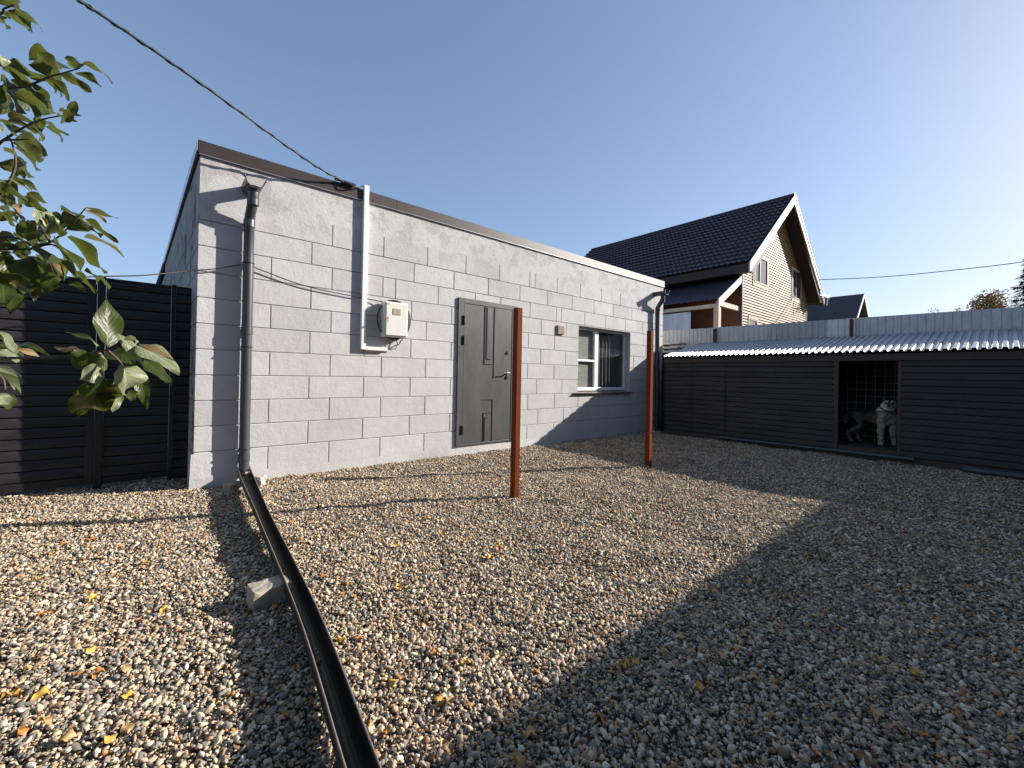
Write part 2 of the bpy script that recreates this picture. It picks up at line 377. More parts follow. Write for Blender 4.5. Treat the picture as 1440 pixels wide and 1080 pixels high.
def gravel_nodes(obj, density):
    ng = bpy.data.node_groups.new('pebble_layer', 'GeometryNodeTree')
    ng.interface.new_socket('Geometry', in_out='INPUT', socket_type='NodeSocketGeometry')
    ng.interface.new_socket('Geometry', in_out='OUTPUT', socket_type='NodeSocketGeometry')
    N = lambda t: ng.nodes.new(t); Lk = ng.links.new
    gi, go = N('NodeGroupInput'), N('NodeGroupOutput')
    dp = N('GeometryNodeDistributePointsOnFaces'); dp.distribute_method = 'RANDOM'
    na = N('GeometryNodeInputNamedAttribute'); na.data_type = 'FLOAT'; na.inputs['Name'].default_value = 'pebble_density'; Lk([o_ for o_ in na.outputs if o_.enabled][0], dp.inputs['Density']); dp.inputs['Seed'].default_value = 3
    Lk(gi.outputs[0], dp.inputs['Mesh'])
    def rnd(lo, hi, seed, typ='FLOAT'):
        r = N('FunctionNodeRandomValue'); r.data_type = typ
        fl = [s_ for s_ in r.inputs if s_.enabled]
        fl[0].default_value = lo; fl[1].default_value = hi
        for s_ in r.inputs:
            if s_.name == 'Seed': s_.default_value = seed
        return [s_ for s_ in r.outputs if s_.enabled][0]
    # a handful of pebble shapes
    inst = N('GeometryNodeGeometryToInstance')
    for i in range(6):
        ic = N('GeometryNodeMeshIcoSphere'); ic.inputs['Radius'].default_value = 1.0; ic.inputs['Subdivisions'].default_value = 2
        ps = N('GeometryNodeInputPosition'); ad = N('ShaderNodeVectorMath'); ad.operation = 'ADD'; ad.inputs[1].default_value = (i*7.3, i*3.1, i*5.7)
        Lk(ps.outputs[0], ad.inputs[0])
        nz = N('ShaderNodeTexNoise'); nz.inputs['Scale'].default_value = .75 + .12*i; nz.inputs['Detail'].default_value = 1.5
        Lk(ad.outputs[0], nz.inputs['Vector'])
        mp = N('ShaderNodeMapRange'); mp.inputs[1].default_value = .25; mp.inputs[2].default_value = .75; mp.inputs[3].default_value = .55; mp.inputs[4].default_value = 1.35
        Lk(nz.outputs['Fac'], mp.inputs[0])
        sc = N('ShaderNodeVectorMath'); sc.operation = 'SCALE'; Lk(ps.outputs[0], sc.inputs[0]); Lk(mp.outputs[0], sc.inputs['Scale'])
        sp = N('GeometryNodeSetPosition'); Lk(ic.outputs['Mesh'], sp.inputs['Geometry']); Lk(sc.outputs[0], sp.inputs['Position'])
        ss = N('GeometryNodeSetShadeSmooth'); Lk(sp.outputs[0], ss.inputs[0])
        sm = N('GeometryNodeSetMaterial'); sm.inputs['Material'].default_value = M['stone']; Lk(ss.outputs[0], sm.inputs[0])
        Lk(sm.outputs[0], inst.inputs[0])
    # lift the points a little at random
    off = N('ShaderNodeCombineXYZ'); Lk(rnd(-.006, .014, 11), off.inputs[2])
    sp = N('GeometryNodeSetPosition'); Lk(dp.outputs['Points'], sp.inputs['Geometry']); Lk(off.outputs[0], sp.inputs['Offset'])
    ip = N('GeometryNodeInstanceOnPoints'); Lk(sp.outputs[0], ip.inputs['Points']); Lk(inst.outputs[0], ip.inputs['Instance'])
    ip.inputs['Pick Instance'].default_value = True
    ri = N('FunctionNodeRandomValue'); ri.data_type = 'INT'
    en = [s_ for s_ in ri.inputs if s_.enabled]; en[0].default_value = 0; en[1].default_value = 5
    Lk([s_ for s_ in ri.outputs if s_.enabled][0], ip.inputs['Instance Index'])
    rot = rnd((-.9, -.9, 0), (.9, .9, 6.283), 5, 'FLOAT_VECTOR')
    e2r = N('FunctionNodeEulerToRotation'); Lk(rot, e2r.inputs[0]); Lk(e2r.outputs[0], ip.inputs['Rotation'])
    pw = N('ShaderNodeMath'); pw.operation = 'POWER'; Lk(rnd(0., 1., 21), pw.inputs[0]); pw.inputs[1].default_value = 3.2
    mr = N('ShaderNodeMapRange'); mr.inputs[3].default_value = .0038; mr.inputs[4].default_value = .0140; Lk(pw.outputs[0], mr.inputs[0])
    ax = rnd((.85, .55, .36), (1.4, .95, .75), 31, 'FLOAT_VECTOR')
    sv = N('ShaderNodeVectorMath'); sv.operation = 'SCALE'; Lk(ax, sv.inputs[0]); Lk(mr.outputs[0], sv.inputs['Scale'])
    Lk(sv.outputs[0], ip.inputs['Scale'])
    jn = N('GeometryNodeJoinGeometry'); Lk(gi.outputs[0], jn.inputs[0]); Lk(ip.outputs[0], jn.inputs[0]); Lk(jn.outputs[0], go.inputs[0])
    md = obj.modifiers.new('pebbles', 'NODES'); md.node_group = ng
gravel_nodes(grav, 5200)

# ------------------------------------------------------------------ main block building
YW = 5.036; XL, XR = .297, 8.75
bld = thing('block_building', 'single-storey grey painted block building with flat brown-edged roof and steel door', 'building', (4.5, YW, 0))
G_, D_ = .0075, .013
def block_rect(mb, P, s0, s1, z0, z1, fl):
    """fl: grooves on left, right, bottom, top"""
    j = lambda: random.uniform(-.0012, .0012)
    l, r, b, t = fl
    a0, a1 = s0 + (G_+j() if l else 0), s1 - (G_+j() if r else 0)
    c0, c1 = z0 + (G_+j() if b else 0), z1 - (G_+j() if t else 0)
    dp = random.uniform(-.0008, .0008)
    mb.quad(P(a0, dp, c0), P(a1, dp, c0), P(a1, dp, c1), P(a0, dp, c1))
    if l: mb.quad(P(s0, D_, z0), P(a0, dp, c0), P(a0, dp, c1), P(s0, D_, z1))
    if r: mb.quad(P(a1, dp, c0), P(s1, D_, z0), P(s1, D_, z1), P(a1, dp, c1))
    if b: mb.quad(P(s0, D_, z0), P(s1, D_, z0), P(a1, dp, c0), P(a0, dp, c0))
    if t: mb.quad(P(a0, dp, c1), P(a1, dp, c1), P(s1, D_, z1), P(s0, D_, z1))
def blocks(mb, P, rows, holes):
    for (zb, zt, js, gb, gt) in rows:
        for i in range(len(js)-1):
            (s0, gl), (s1, gr) = js[i], js[i+1]
            rects = [(s0, s1, zb, zt, (gl, gr, gb, gt))]
            for (h0, h1, k0, k1) in holes:
                out = []
                for (a, b_, c, d, f) in rects:
                    if h1 <= a or h0 >= b_ or k1 <= c or k0 >= d: out.append((a, b_, c, d, f)); continue
                    if a < h0: out.append((a, h0, c, d, (f[0], 0, f[2], f[3])))
                    if b_ > h1: out.append((h1, b_, c, d, (0, f[1], f[2], f[3])))
                    m0, m1 = max(a, h0), min(b_, h1)
                    if d > k1: out.append((m0, m1, k1, d, (f[0] if a >= h0 else 0, f[1] if b_ <= h1 else 0, 0, f[3])))
                    if c < k0: out.append((m0, m1, c, k0, (f[0] if a >= h0 else 0, f[1] if b_ <= h1 else 0, f[2], 0)))
                rects = out
            for q in rects: block_rect(mb, P, *q)
PF = lambda s_, d, z: (s_, YW + d, z)
even = [.92 + .6145*i for i in range(4)]; odd = [1.312 + .6155*i for i in range(4)]
J = {-2: [1.532, 2.148, 2.76, 3.38, 4.0, 4.632, 4.762, 5.275, 5.89, 6.503, 7.126, 7.769, 8.38],
     -1: [1.313, 1.935, 2.569, 3.183, 3.791, 4.423, 5.053, 5.67, 6.288, 6.906, 7.526, 8.14],
     0: [.917, 1.536, 2.147, 2.314, 2.937, 3.555, 4.035, 4.648, 5.277, 5.401, 6.03, 6.656, 7.304, 7.93, 8.5],
     1: odd[:4] + [4.912, 5.527, 6.14, 6.76, 7.38, 7.99, 8.6], 2: even + [4.626, 5.235, 8.06, 8.5], 3: odd + [4.911, 5.53, 7.62, 8.22], 4: even + [4.619, 5.238, 8.04],
     5: odd + [4.829, 5.444, 7.62, 8.2], 6: even + [4.637, 5.262, 5.88, 6.5, 7.11, 7.72, 8.33], 7: odd + [4.872, 5.494, 6.11, 6.73, 7.34, 7.96, 8.57]}
rows = []
for k_, js in J.items():
    rows.append((2.10-.25*k_, 2.35-.25*k_, [(XL, 0)] + [(q, 1) for q in js] + [(XR, 0)], 1, 1 if k_ > -2 else 0))
rows.append((2.85, 3.23, [(XL, 0), (XR, 0)], 0, 0))                                # plastered top course
rows.append((-.15, .12, [(XL, 0), (XR, 0)], 0, 0)); rows.append((.12, .35, [(XL, 0), (.924, 1), (1.54, 1), (2.15, 1), (2.76, 1), (4.63, 1), (5.253, 1), (5.88, 1), (6.5, 1), (7.12, 1), (XR, 0)], 0, 1))
DOOR = (3.255, 4.335, .13, 2.246); WIN = (5.862, 7.488, .868, 2.085)
mb = MB(); blocks(mb, PF, rows, [DOOR, WIN])
# the foot of the corner pier flares out
mb.prism([(XL-.035, YW-.012, -.1), (XL+.36, YW-.012, -.1), (XL+.36, YW-.004, .335), (XL-.02, YW-.004, .335)], (0, .25, 0))
# right end, rear
mb.quad((XR, YW, -.15), (XR, 13, -.15), (XR, 13, 3.23), (XR, YW, 3.23)); mb.quad((XR, 13, -.15), (.06, 13, -.15), (.06, 13, 3.23), (XR, 13, 3.23))
mb.build('wall', M['wall'], bld)
PS = lambda s_, d, z: (XL - .03*s_ + d, YW + s_, z)
srows = []
for k_ in range(-2, 9):
    srows.append((2.10-.25*k_ if k_ < 8 else -.15, 2.35-.25*k_, [(0, 0)] + [(((.31 if k_ % 2 else .61) + .6145*i), 1) for i in range(12)] + [(7.97, 0)], 1, 1))
srows.append((2.85, 3.23, [(0, 0), (7.97, 0)], 0, 1))
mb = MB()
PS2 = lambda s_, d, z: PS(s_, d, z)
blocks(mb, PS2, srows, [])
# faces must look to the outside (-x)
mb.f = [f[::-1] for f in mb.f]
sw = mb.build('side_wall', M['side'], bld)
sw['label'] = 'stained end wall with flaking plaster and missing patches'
mb = MB(); mb.box(XL-.003, XL+.02, 6.15, 6.3, 2.42, 2.72); mb.build('vent_hole', M['dark'], bld)
# roof and its metal edge
mb = MB(); mb.prism([(XL, YW+.02, 3.23), (XR, YW+.02, 3.23), (XR, 13, 3.23), (.06, 13, 3.23)], (0, 0, .1)); mb.build('roof', M['roof_felt'], bld)
mb = MB()
xs = [XL-.012, 2.3, 4.32, 6.28, XR+.012]
for i in range(4):
    o = .0015*(i % 2); zt = 3.352 - .0025*(i % 2)
    mb.prism([(xs[i], YW-.022-o, 3.223), (xs[i], YW-.018-o, zt), (xs[i], YW+.05, zt+.004), (xs[i], YW+.05, zt-.01), (xs[i], YW-.012, zt-.012), (xs[i], YW-.012, 3.223)], (xs[i+1]-xs[i]-.0008, 0, 0))
mb.prism([(XL-.02, YW-.02, 3.235), (XL-.02, YW-.02, 3.352), (XL+.05, YW-.02, 3.352), (XL+.05, YW-.02, 3.235)], (-.24, 8, 0))
mb.build('roof_edge', M['fascia'], bld, recalc=True)
mb = MB(); mb.box(XL-.01, XR+.01, YW-.024, YW-.001, 3.218, 3.2225); mb.bar((XL-.026, YW-.02, 3.30), (XL-.266, YW+8, 3.30), .006, .10); mb.build('drip_edge', M['drip'], bld)
# door
fr = MB(); Y0 = YW - .028
fr.box(3.252, 3.345, Y0, YW+.12, .13, 2.246, 0, .004); fr.box(4.25, 4.335, Y0, YW+.12, .13, 2.246, 0, .004)
fr.box(3.345, 4.25, Y0, YW+.12, 2.172, 2.246, 0, .004); fr.box(3.345, 4.25, Y0+.005, YW+.12, .13, .158, 0, .004)
door = MB(); door.box(3.350, 4.245, Y0+.006, YW+.06, .162, 2.168, 0, .004)
def bead(mb, xa, za, xb, zb, wd=.016):
    y = Y0+.0065
    if abs(xa-xb) < 1e-6: mb.prism([(xa-wd/2, y, za), (xa, y-.011, za), (xa+wd/2, y, za)], (0, 0, zb-za))
    else: mb.prism([(xa, y, za-wd/2), (xa, y-.011, za), (xa, y, za+wd/2)], (xb-xa, 0, 0))
for q in ((3.90, 1.105, 3.90, 2.165, .024), (3.722, 1.314, 3.722, 2.165), (3.722, 1.314, 3.888, 1.314), (3.762, 1.39, 3.762, 2.16), (3.762, 1.39, 3.84, 1.39),
          (3.687, .785, 3.89, .785), (3.89, .166, 3.89, .785, .024), (3.722, .59, 3.878, .59), (3.722, .166, 3.722, .59), (3.748, .166, 3.748, .515), (3.748, .515, 3.81, .515)): bead(door, *q)
dr = door.build('door', M['door'], bld, recalc=True)
fr.build('door_frame', M['door'], bld)
for z_ in (1.93, 1.645, .365):
    h = MB(); h.box(3.322, 3.362, Y0-.013, Y0+.01, z_-.065, z_+.065, 0, .004); h.tube([(3.346, Y0-.014, z_-.06), (3.346, Y0-.014, z_+.06)], .009); h.build('hinge', M['hinge'], bld)
h = MB(); h.tube([(4.178, Y0+.008, 1.506), (4.178, Y0-.016, 1.506)], [.028, .022], 16); h.build('lock', M['steel'], bld)
h = MB(); h.tube([(4.172, Y0+.008, 1.128), (4.172, Y0-.014, 1.128)], [.028, .024], 16); h.tube([(4.172, Y0+.008, 1.19), (4.172, Y0-.05, 1.19)], .011, 10); h.tube([(4.18, Y0-.05, 1.19), (4.11, Y0-.052, 1.188), (4.055, Y0-.048, 1.183)], .009, 10)
h.box(4.16, 4.185, Y0-.004, Y0+.008, 1.10, 1.22, 0, .003); h.build('handle', M['steel'], bld)
# window: reveal, frame, panes, blind and curtain behind
wx0, wx1, wz0, wz1 = WIN; yf = YW + .105
mb = MB()
mb.quad((wx0, YW, wz0), (wx0, YW, wz1), (wx0, yf+.06, wz1), (wx0, yf+.06, wz0)); mb.quad((wx1, YW, wz1), (wx1, YW, wz0), (wx1, yf+.06, wz0), (wx1, yf+.06, wz1))
mb.quad((wx0, YW, wz1), (wx1, YW, wz1), (wx1, yf+.06, wz1), (wx0, yf+.06, wz1)); mb.quad((wx0, YW, wz0), (wx0, yf+.06, wz0), (wx1, yf+.06, wz0), (wx1, YW, wz0))
mb.build('window_reveal', M['reveal'], bld)
wn = thing('window', None, None, (0, 0, 0)); wn.parent = bld; wn.location = Vector((6.67, yf, .87)) - bld.location
def wpart(mb, name, mat):
    o = mb.build(name, mat); o.parent = wn; o.location = -(Vector((6.67, yf, .87))); return o
del_wn = wn
bpy.data.objects.remove(wn)
mb = MB()
fw_ = .046
mb.box(wx0+.004, wx0+fw_, yf, yf+.06, wz0+.02, wz1-.004, 0, .006); mb.box(wx1-fw_, wx1-.004, yf, yf+.06, wz0+.02, wz1-.004, 0, .006)
mb.box(wx0+fw_, wx1-fw_, yf+.001, yf+.06, wz1-fw_, wz1-.004, 0, .006); mb.box(wx0+fw_, wx1-fw_, yf+.001, yf+.06, wz0+.02, wz0+.085, 0, .006)
mb.box(6.455, 6.575, yf-.004, yf+.050, wz0+.085, wz1-fw_, 0, .008); mb.box(wx0+fw_, 6.455, yf-.002, yf+.05, 1.44, 1.478, 0, .005)
win = mb.build('window', M['frame_white'], bld)
for (a, b_, c, d) in ((wx0+fw_, 6.455, .953, 1.44), (wx0+fw_, 6.455, 1.478, wz1-fw_), (6.575, wx1-fw_, .953, wz1-fw_)):
    mb = MB(); mb.box(a-.003, b_+.003, yf+.026, yf+.031, c-.003, d+.003); g_ = mb.build('pane', M['glass']); g_.parent = win; g_.location = -Vector(bld.location) - win.location + Vector((0, 0, 0)); g_.location = Vector((0, 0, 0))
mb = MB()
for i in range(48):
    z_ = .93 + i*.0235
    mb.quad((5.88, yf+.054, z_), (6.50, yf+.054, z_), (6.50, yf+.060, z_+.0225), (5.88, yf+.060, z_+.0225))
b_ = mb.build('blind', M['blind']); b_.parent = win
mb = MB(); n_ = 80; zs = ((.88, 1.62, 0), (1.62, 1.735, 1), (1.735, 2.08, 0))
for (z0_, z1_, mi) in zs:
    for i in range(n_):
        xa, xb = 6.57+i*.92/n_, 6.57+(i+1)*.92/n_
        ya, yb_ = yf+.10+.014*math.sin(xa*55), yf+.10+.014*math.sin(xb*55)
        mb.quad((xa, ya, z0_), (xb, yb_, z0_), (xb, yb_, z1_), (xa, ya, z1_), mi)
b_ = mb.build('curtain', [M['curtain'], M['curtain_reflection']]); b_.parent = win
mb = MB(); mb.box(5.80, 7.52, yf+.25, yf+.26, .80, 2.15); b_ = mb.build('backing', M['dark']); b_.parent = win
for o in win.children: o.location = Vector(bld.location) * -1 - (win.location) if False else -Vector(bld.location) + Vector(bld.location)*0
for o in win.children: o.location = (0, 0, 0)
mb = MB(); mb.prism([(5.735, YW-.05, .838), (5.735, YW-.055, .850), (5.735, YW+.12, .882), (5.735, YW+.12, .86)], (1.80, 0, 0)); mb.build('sill', M['fascia'], bld, recalc=True)
# wall vent
mb = MB(); mb.box(5.285, 5.455, YW-.03, YW+.005, 1.885, 2.04, 0, .006)
for i in range(6): mb.box(5.30+.0, 5.44, YW-.034, YW-.028, 1.905+i*.021, 1.912+i*.021)
v_ = mb.build('vent', simple('tan_vent', (.25, .19, .13), .6), bld)
# downpipes
def downpipe(x, ztop, zbot, lean=0.0):
    mb = MB(); r = .047; yo, yi = YW-.19, YW-.073
    pts = [(x, yo, ztop-.02), (x, yo, ztop-.10), (x-.004, yo+.02, ztop-.15), (x-.012, yi-.03, ztop-.25), (x-.014, yi, ztop-.30)]
    n_ = 6
    pts += [(x-.014+lean*i/n_, yi, ztop-.30+(zbot-ztop+.30)*i/n_) for i in range(1, n_+1)]
    mb.tube(pts, r, 18)
    for z_ in (ztop-.14, ztop-.33, (ztop+zbot)/2, zbot+.14):
        if z_ > ztop-.2: mb.tube([(x-.002, yo+.01, z_-.03), (x-.002, yo+.005, z_+.03)], r*1.13, 18)
        else: mb.tube([(x-.014+lean*.5, yi, z_-.035), (x-.014+lean*.5, yi, z_+.035)], r*1.12, 18)
    o = mb.build('downpipe', M['pvc'], bld)
    # half-round spout that comes out of the wall above the pipe
    mb = MB(); n2 = 10; R_ = .085; a0 = math.radians(180)
    ys = [YW+.02, YW-.29]
    for rr, flip in ((R_, 0), (R_-.008, 1)):
        vs = [(x+rr*math.cos(a0+math.pi*k/n2), y, ztop+.05+rr*math.sin(a0+math.pi*k/n2)) for y in ys for k in range(n2+1)]
        fs = [(k, k+1, n2+1+k+1, n2+1+k) for k in range(n2)]
        mb.add(vs, [f[::-1] for f in fs] if flip else fs, 0, True)
    for y in ys:
        for k in range(n2):
            a_, b2 = a0+math.pi*k/n2, a0+math.pi*(k+1)/n2
            mb.quad(*[(x+rr*math.cos(t), y, ztop+.05+rr*math.sin(t)) for rr, t in ((R_, a_), (R_, b2), (R_-.008, b2), (R_-.008, a_))])
    for sgn in (-1, 1): mb.tube([(x+sgn*R_, YW-.29, ztop+.045), (x+sgn*(R_+.008), YW-.292, ztop+.062), (x+sgn*(R_+.002), YW-.293, ztop+.075)], [.010, .008, .004], 8)
    mb.tube([(x, yo, ztop+.0), (x, yo, ztop-.05)], [.07, r*1.02], 16)
    s_ = mb.build('spout', M['pvc']); s_.parent = o
    for z_ in (2.235, 1.39, .36):
        mb = MB()
        mb.tube([(x-.014+r*1.06*math.cos(t), yi+r*1.06*math.sin(t), z_) for t in [2*math.pi*k/16 for k in range(16)]], .006, 6, closed=True)
        mb.bar((x-.014, yi+r, z_), (x-.014, YW+.01, z_+.0), .02, .012)
        s_ = mb.build('bracket', M['cable']); s_.parent = o
    for c_ in o.children: c_.location = (0, 0, 0)
    return o
downpipe(.715, 2.965, .135, .0)
downpipe(8.40, 2.99, .06, .06)

# meter box, trunking, cables
bx = thing('meter_box', 'cream electric meter box with small viewing window mounted on grey block wall', 'meter box', (2.265, YW, 1.6))
mb = MB(); mb.box(2.112, 2.418, 4.882, YW-.012, 1.60, 2.03, 0, .014); mb.build('box_body', M['box'], bx)
mb = MB(); mb.box(2.128, 2.402, 4.872, 4.8835, 1.617, 2.013, 0, .004); dd = mb.build('box_door', M['box'], bx)
mb = MB(); mb.box(2.212, 2.312, 4.866, 4.8735, 1.872, 1.948, 0, .002); mb.build('viewing_window', M['plate'], bx)
mb = MB(); mb.tube([(2.147, 4.874, 1.825), (2.147, 4.855, 1.825)], .011, 10); mb.tube([(2.147, 4.856, 1.826), (2.105, 4.85, 1.808)], .004, 6); mb.bar((2.155, 4.868, 1.805), (2.157, 4.868, 1.772), .004, .002, (0, 1, 0)); mb.build('key', M['brass'], bx)
mb = MB(); mb.box(2.14, 2.165, 4.8695, 4.873, 1.992, 2.0, 0); mb.build('maker_plate', M['cable'], bx)
mb = MB()
for q in range(3):
    mb.tube([(2.27+(.205+.008*q)*math.cos(t), YW-.05-.014*q, 1.82+(.232+.006*q)*math.sin(t)) for t in [2*math.pi*k/48 for k in range(48)]], .006, 6, closed=True)
tag(mb.build('cable_coil', M['cable'], loc=(2.27, YW-.05, 1.82)), 'coil of black cable looped behind the cream meter box', 'cable')
mb = MB(); mb.tube([(2.40, YW-.06, 1.60), (2.37, YW-.06, 1.56), (2.35, YW-.05, 1.52), (2.30, YW-.04, 1.50), (2.24, YW-.03, 1.455), (2.17, YW-.02, 1.45)], .006, 6)
mb.tube([(2.30, YW-.06, 1.60), (2.33, YW-.06, 1.52), (2.31, YW-.05, 1.46), (2.22, YW-.035, 1.445)], .005, 6)
tag(mb.build('meter_lead', M['cable'], loc=(2.3, YW-.05, 1.52)), 'thin black wire dangling under the cream meter box', 'cable')
mb = MB(); mb.box(1.868, 1.928, YW-.055, YW-.001, 1.43, 3.40, 0, .004); mb.box(1.9285, 2.20, YW-.052, YW-.001, 1.425, 1.47, 0, .004)
tag(mb.build('cable_trunking', M['white_plastic'], loc=(1.9, YW, 1.43)), 'white plastic cable trunking running down the wall beside the meter box', 'cable trunking')

def smooth_path(pts, n=10):
    pts = [Vector(p) for p in pts]; out = []
    for i in range(len(pts)-1):
        p0, p1, p2, p3 = pts[max(i-1, 0)], pts[i], pts[i+1], pts[min(i+2, len(pts)-1)]
        for k in range(n):
            t = k/n
            out.append(.5*((2*p1) + (p2-p0)*t + (2*p0-5*p1+4*p2-p3)*t*t + (3*p1-p0-3*p2+p3)*t**3))
    out.append(pts[-1]); return out
mb = MB()
end = Vector((-14, .9, 7.7))
main = [(1.70, YW-.03, 3.36), at_y(450, 237, 4.86), at_y(400, 203, 4.74), at_y(300, 130, 4.5), at_y(200, 60, 4.36), at_y(110, 0, 4.26), at_y(20, -58, 4.14)]
q = main[-1]; dirv = (main[-1]-main[-2]).normalized(); main.append(q + dirv*4 + Vector((0, 0, -.02))); main.append(q + dirv*11 + Vector((0, 0, .25)))
pth = smooth_path(main, 14)
mb.tube(pth, .009, 6)
hel = []
for i, p_ in enumerate(pth): hel.append(p_ + Vector((0, math.cos(i*1.1), math.sin(i*1.1)))*.011)
mb.tube(hel, .007, 6)
tag(mb.build('overhead_cable', M['cable'], loc=main[0]), 'twisted black overhead supply cable crossing the blue sky to the roof edge', 'cable')
mb = MB()
mb.tube([(1.60, YW-.05, 3.36), (1.76, YW-.05, 3.355)], .022, 8); mb.tube([(1.52, YW-.08, 3.345), (1.62, YW-.05, 3.365)], .014, 8)
mb.tube(smooth_path([(1.62, YW-.06, 3.36), (1.72, YW-.09, 3.33), (1.80, YW-.05, 3.345), (1.86, YW-.03, 3.39)], 5), .008, 6)
tag(mb.build('cable_clamp', M['cable'], loc=(1.68, YW-.05, 3.35)), 'black anchor clamp holding the overhead cable at the brown roof edge', 'clamp')
mb = MB()
pa_, pb_ = at_y(100, 390, 4.66), at_y(205, 387, 4.85)
pts = [pa_ + (pa_-pb_)*12, pa_ + (pa_-pb_)*1.0, pa_, at_y(150, 388.6, 4.75), pb_, (.24, YW-.03, 2.085), (.45, YW-.05, 2.14), (.66, YW-.04, 2.225)]
mb.tube(smooth_path(pts, 8), .006, 6)
mb.tube(smooth_path([(.66, YW-.04, 2.225), (.80, YW-.03, 2.20), (1.26, YW-.025, 2.094), (1.94, YW-.03, 2.045), (2.14, YW-.05, 2.03)], 8), .006, 6)
tag(mb.build('wall_cable', M['cable'], loc=(.66, YW-.04, 2.2)), 'thin black cable strung along the block wall from downpipe to meter box', 'cable')

# drain channel on the ground and what props it
mb = MB()
path = smooth_path([(.704, 5.015, .175), (.690, 4.70, .142), (.612, 3.4, .118), (.522, 1.967, .120), (.431, 1.07, .118), (.33, .1, .11), (.29, -.4, .11)], 8)
R_, T_ = .039, .003; n2 = 10
def channel(mb, path):
    dp = .052
    prof = [(-R_, 0), (-R_, -dp*.5)] + [(R_*math.cos(math.pi+math.pi*k/n2), -dp + R_*math.sin(math.pi+math.pi*k/n2)) for k in range(n2+1)] + [(R_, -dp*.5), (R_, 0)]
    ri = R_-T_
    inner = [(ri, 0), (ri, -dp*.5)] + [(ri*math.cos(math.pi+math.pi*k/n2), -dp + ri*math.sin(math.pi+math.pi*k/n2)) for k in range(n2, -1, -1)] + [(-ri, -dp*.5), (-ri, 0)]
    loop = prof + inner; m_ = len(loop); vs = []
    for i, p_ in enumerate(path):
        t = (path[min(i+1, len(path)-1)] - path[max(i-1, 0)]).normalized(); sd = t.cross(Vector((0, 0, 1))).normalized(); up = sd.cross(t)
        kx = 1 + .36*max(0, min(1, (p_.y-3.6)/1.1))
        vs += [p_ + sd*a_*kx + up*b2 for a_, b2 in loop]
    fs = [(i*m_+k, i*m_+(k+1) % m_, (i+1)*m_+(k+1) % m_, (i+1)*m_+k) for i in range(len(path)-1) for k in range(m_)]
    mb.add(vs, fs, 0, False)
channel(mb, path)
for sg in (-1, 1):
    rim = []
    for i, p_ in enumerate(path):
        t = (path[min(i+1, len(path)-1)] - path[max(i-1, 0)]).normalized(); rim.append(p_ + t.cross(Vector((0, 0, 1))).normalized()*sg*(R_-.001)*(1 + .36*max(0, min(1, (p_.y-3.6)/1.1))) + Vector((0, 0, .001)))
    mb.tube(rim, .0036, 6, 1)  # paler rim beads: the sun glint along the edges is put into their colour
tag(mb.build('drain_channel', [M['gutter'], simple('gutter_rim_glint', (.16, .14, .12), .5, 0, .3, 20)], loc=path[0], recalc=True), 'long black half-pipe drain channel lying across gravel from the downpipe', 'drain channel')
def rough_block(name, mat, cx, cy, cz, sx, sy, sz, rz, label, cat, seed, amt=.008):
    bm = bmesh.new(); bmesh.ops.create_cube(bm, size=1); bmesh.ops.subdivide_edges(bm, edges=bm.edges[:], cuts=7, use_grid_fill=True)
    for v in bm.verts:
        c = v.co.copy(); r_ = Vector((c.x*sx, c.y*sy, c.z*sz)); k = max(abs(c.x), abs(c.y), abs(c.z))
        rr = sum(1 for q in c if abs(q) > .46)
        if rr > 1: r_ *= .965
        v.co = r_ + noise.noise_vector(r_*22 + Vector((seed, 0, 0)))*amt + noise.noise_vector(r_*60 + Vector((seed, 5, 0)))*amt*.4
    me = bpy.data.meshes.new(name); bm.to_mesh(me); bm.free(); me.materials.append(mat)
    o = bpy.data.objects.new(name, me); COL.objects.link(o); o.location = (cx, cy, cz); o.rotation_euler = (0, 0, rz)
    return tag(o, label, cat)
rough_block('concrete_block', M['concrete'], .452, 2.36, .05, .17, .125, .095, .12, 'grey concrete block propping the black drain channel midway', 'block', 3, .005)
rough_block('concrete_block', M['concrete'], .60, 4.80, .03, .15, .12, .08, .5, 'shaded concrete block under the drain channel beside the wall corner', 'block', 9)
rough_block('rock', M['rock'], .80, 4.80, .05, .10, .11, .09, .9, 'whitish rock beside the drain channel mouth', 'rock', 15, .02)

# red posts
for (x, y, h_, lab) in ((2.60, 2.985, 1.785, 'tall red-brown steel post standing in sunlit gravel before the door'), (4.915, 3.005, 1.765, 'red-brown steel post at the edge of the shade before the window')):
    p = thing('metal_post', lab, 'post', (x, y, 0), 'red-brown steel posts standing in the gravel')
    mb = MB(); mb.box(x-.031, x+.031, y-.033, y+.033, -.1, h_, 0, .004); mb.build('post_tube', M['rust'], p)
    mb = MB(); mb.box(x-.029, x+.029, y-.031, y+.031, h_+.0003, h_+.004); mb.build('end_cap', M['rust'], p)
mb = MB(); mb.tube([(4.945, 2.965, .45), (4.965, 2.955, .452)], .008, 8); tag(mb.build('bolt', M['steel'], loc=(4.95, 2.96, .45)), 'small steel bolt end sticking out of the post by the window', 'bolt')

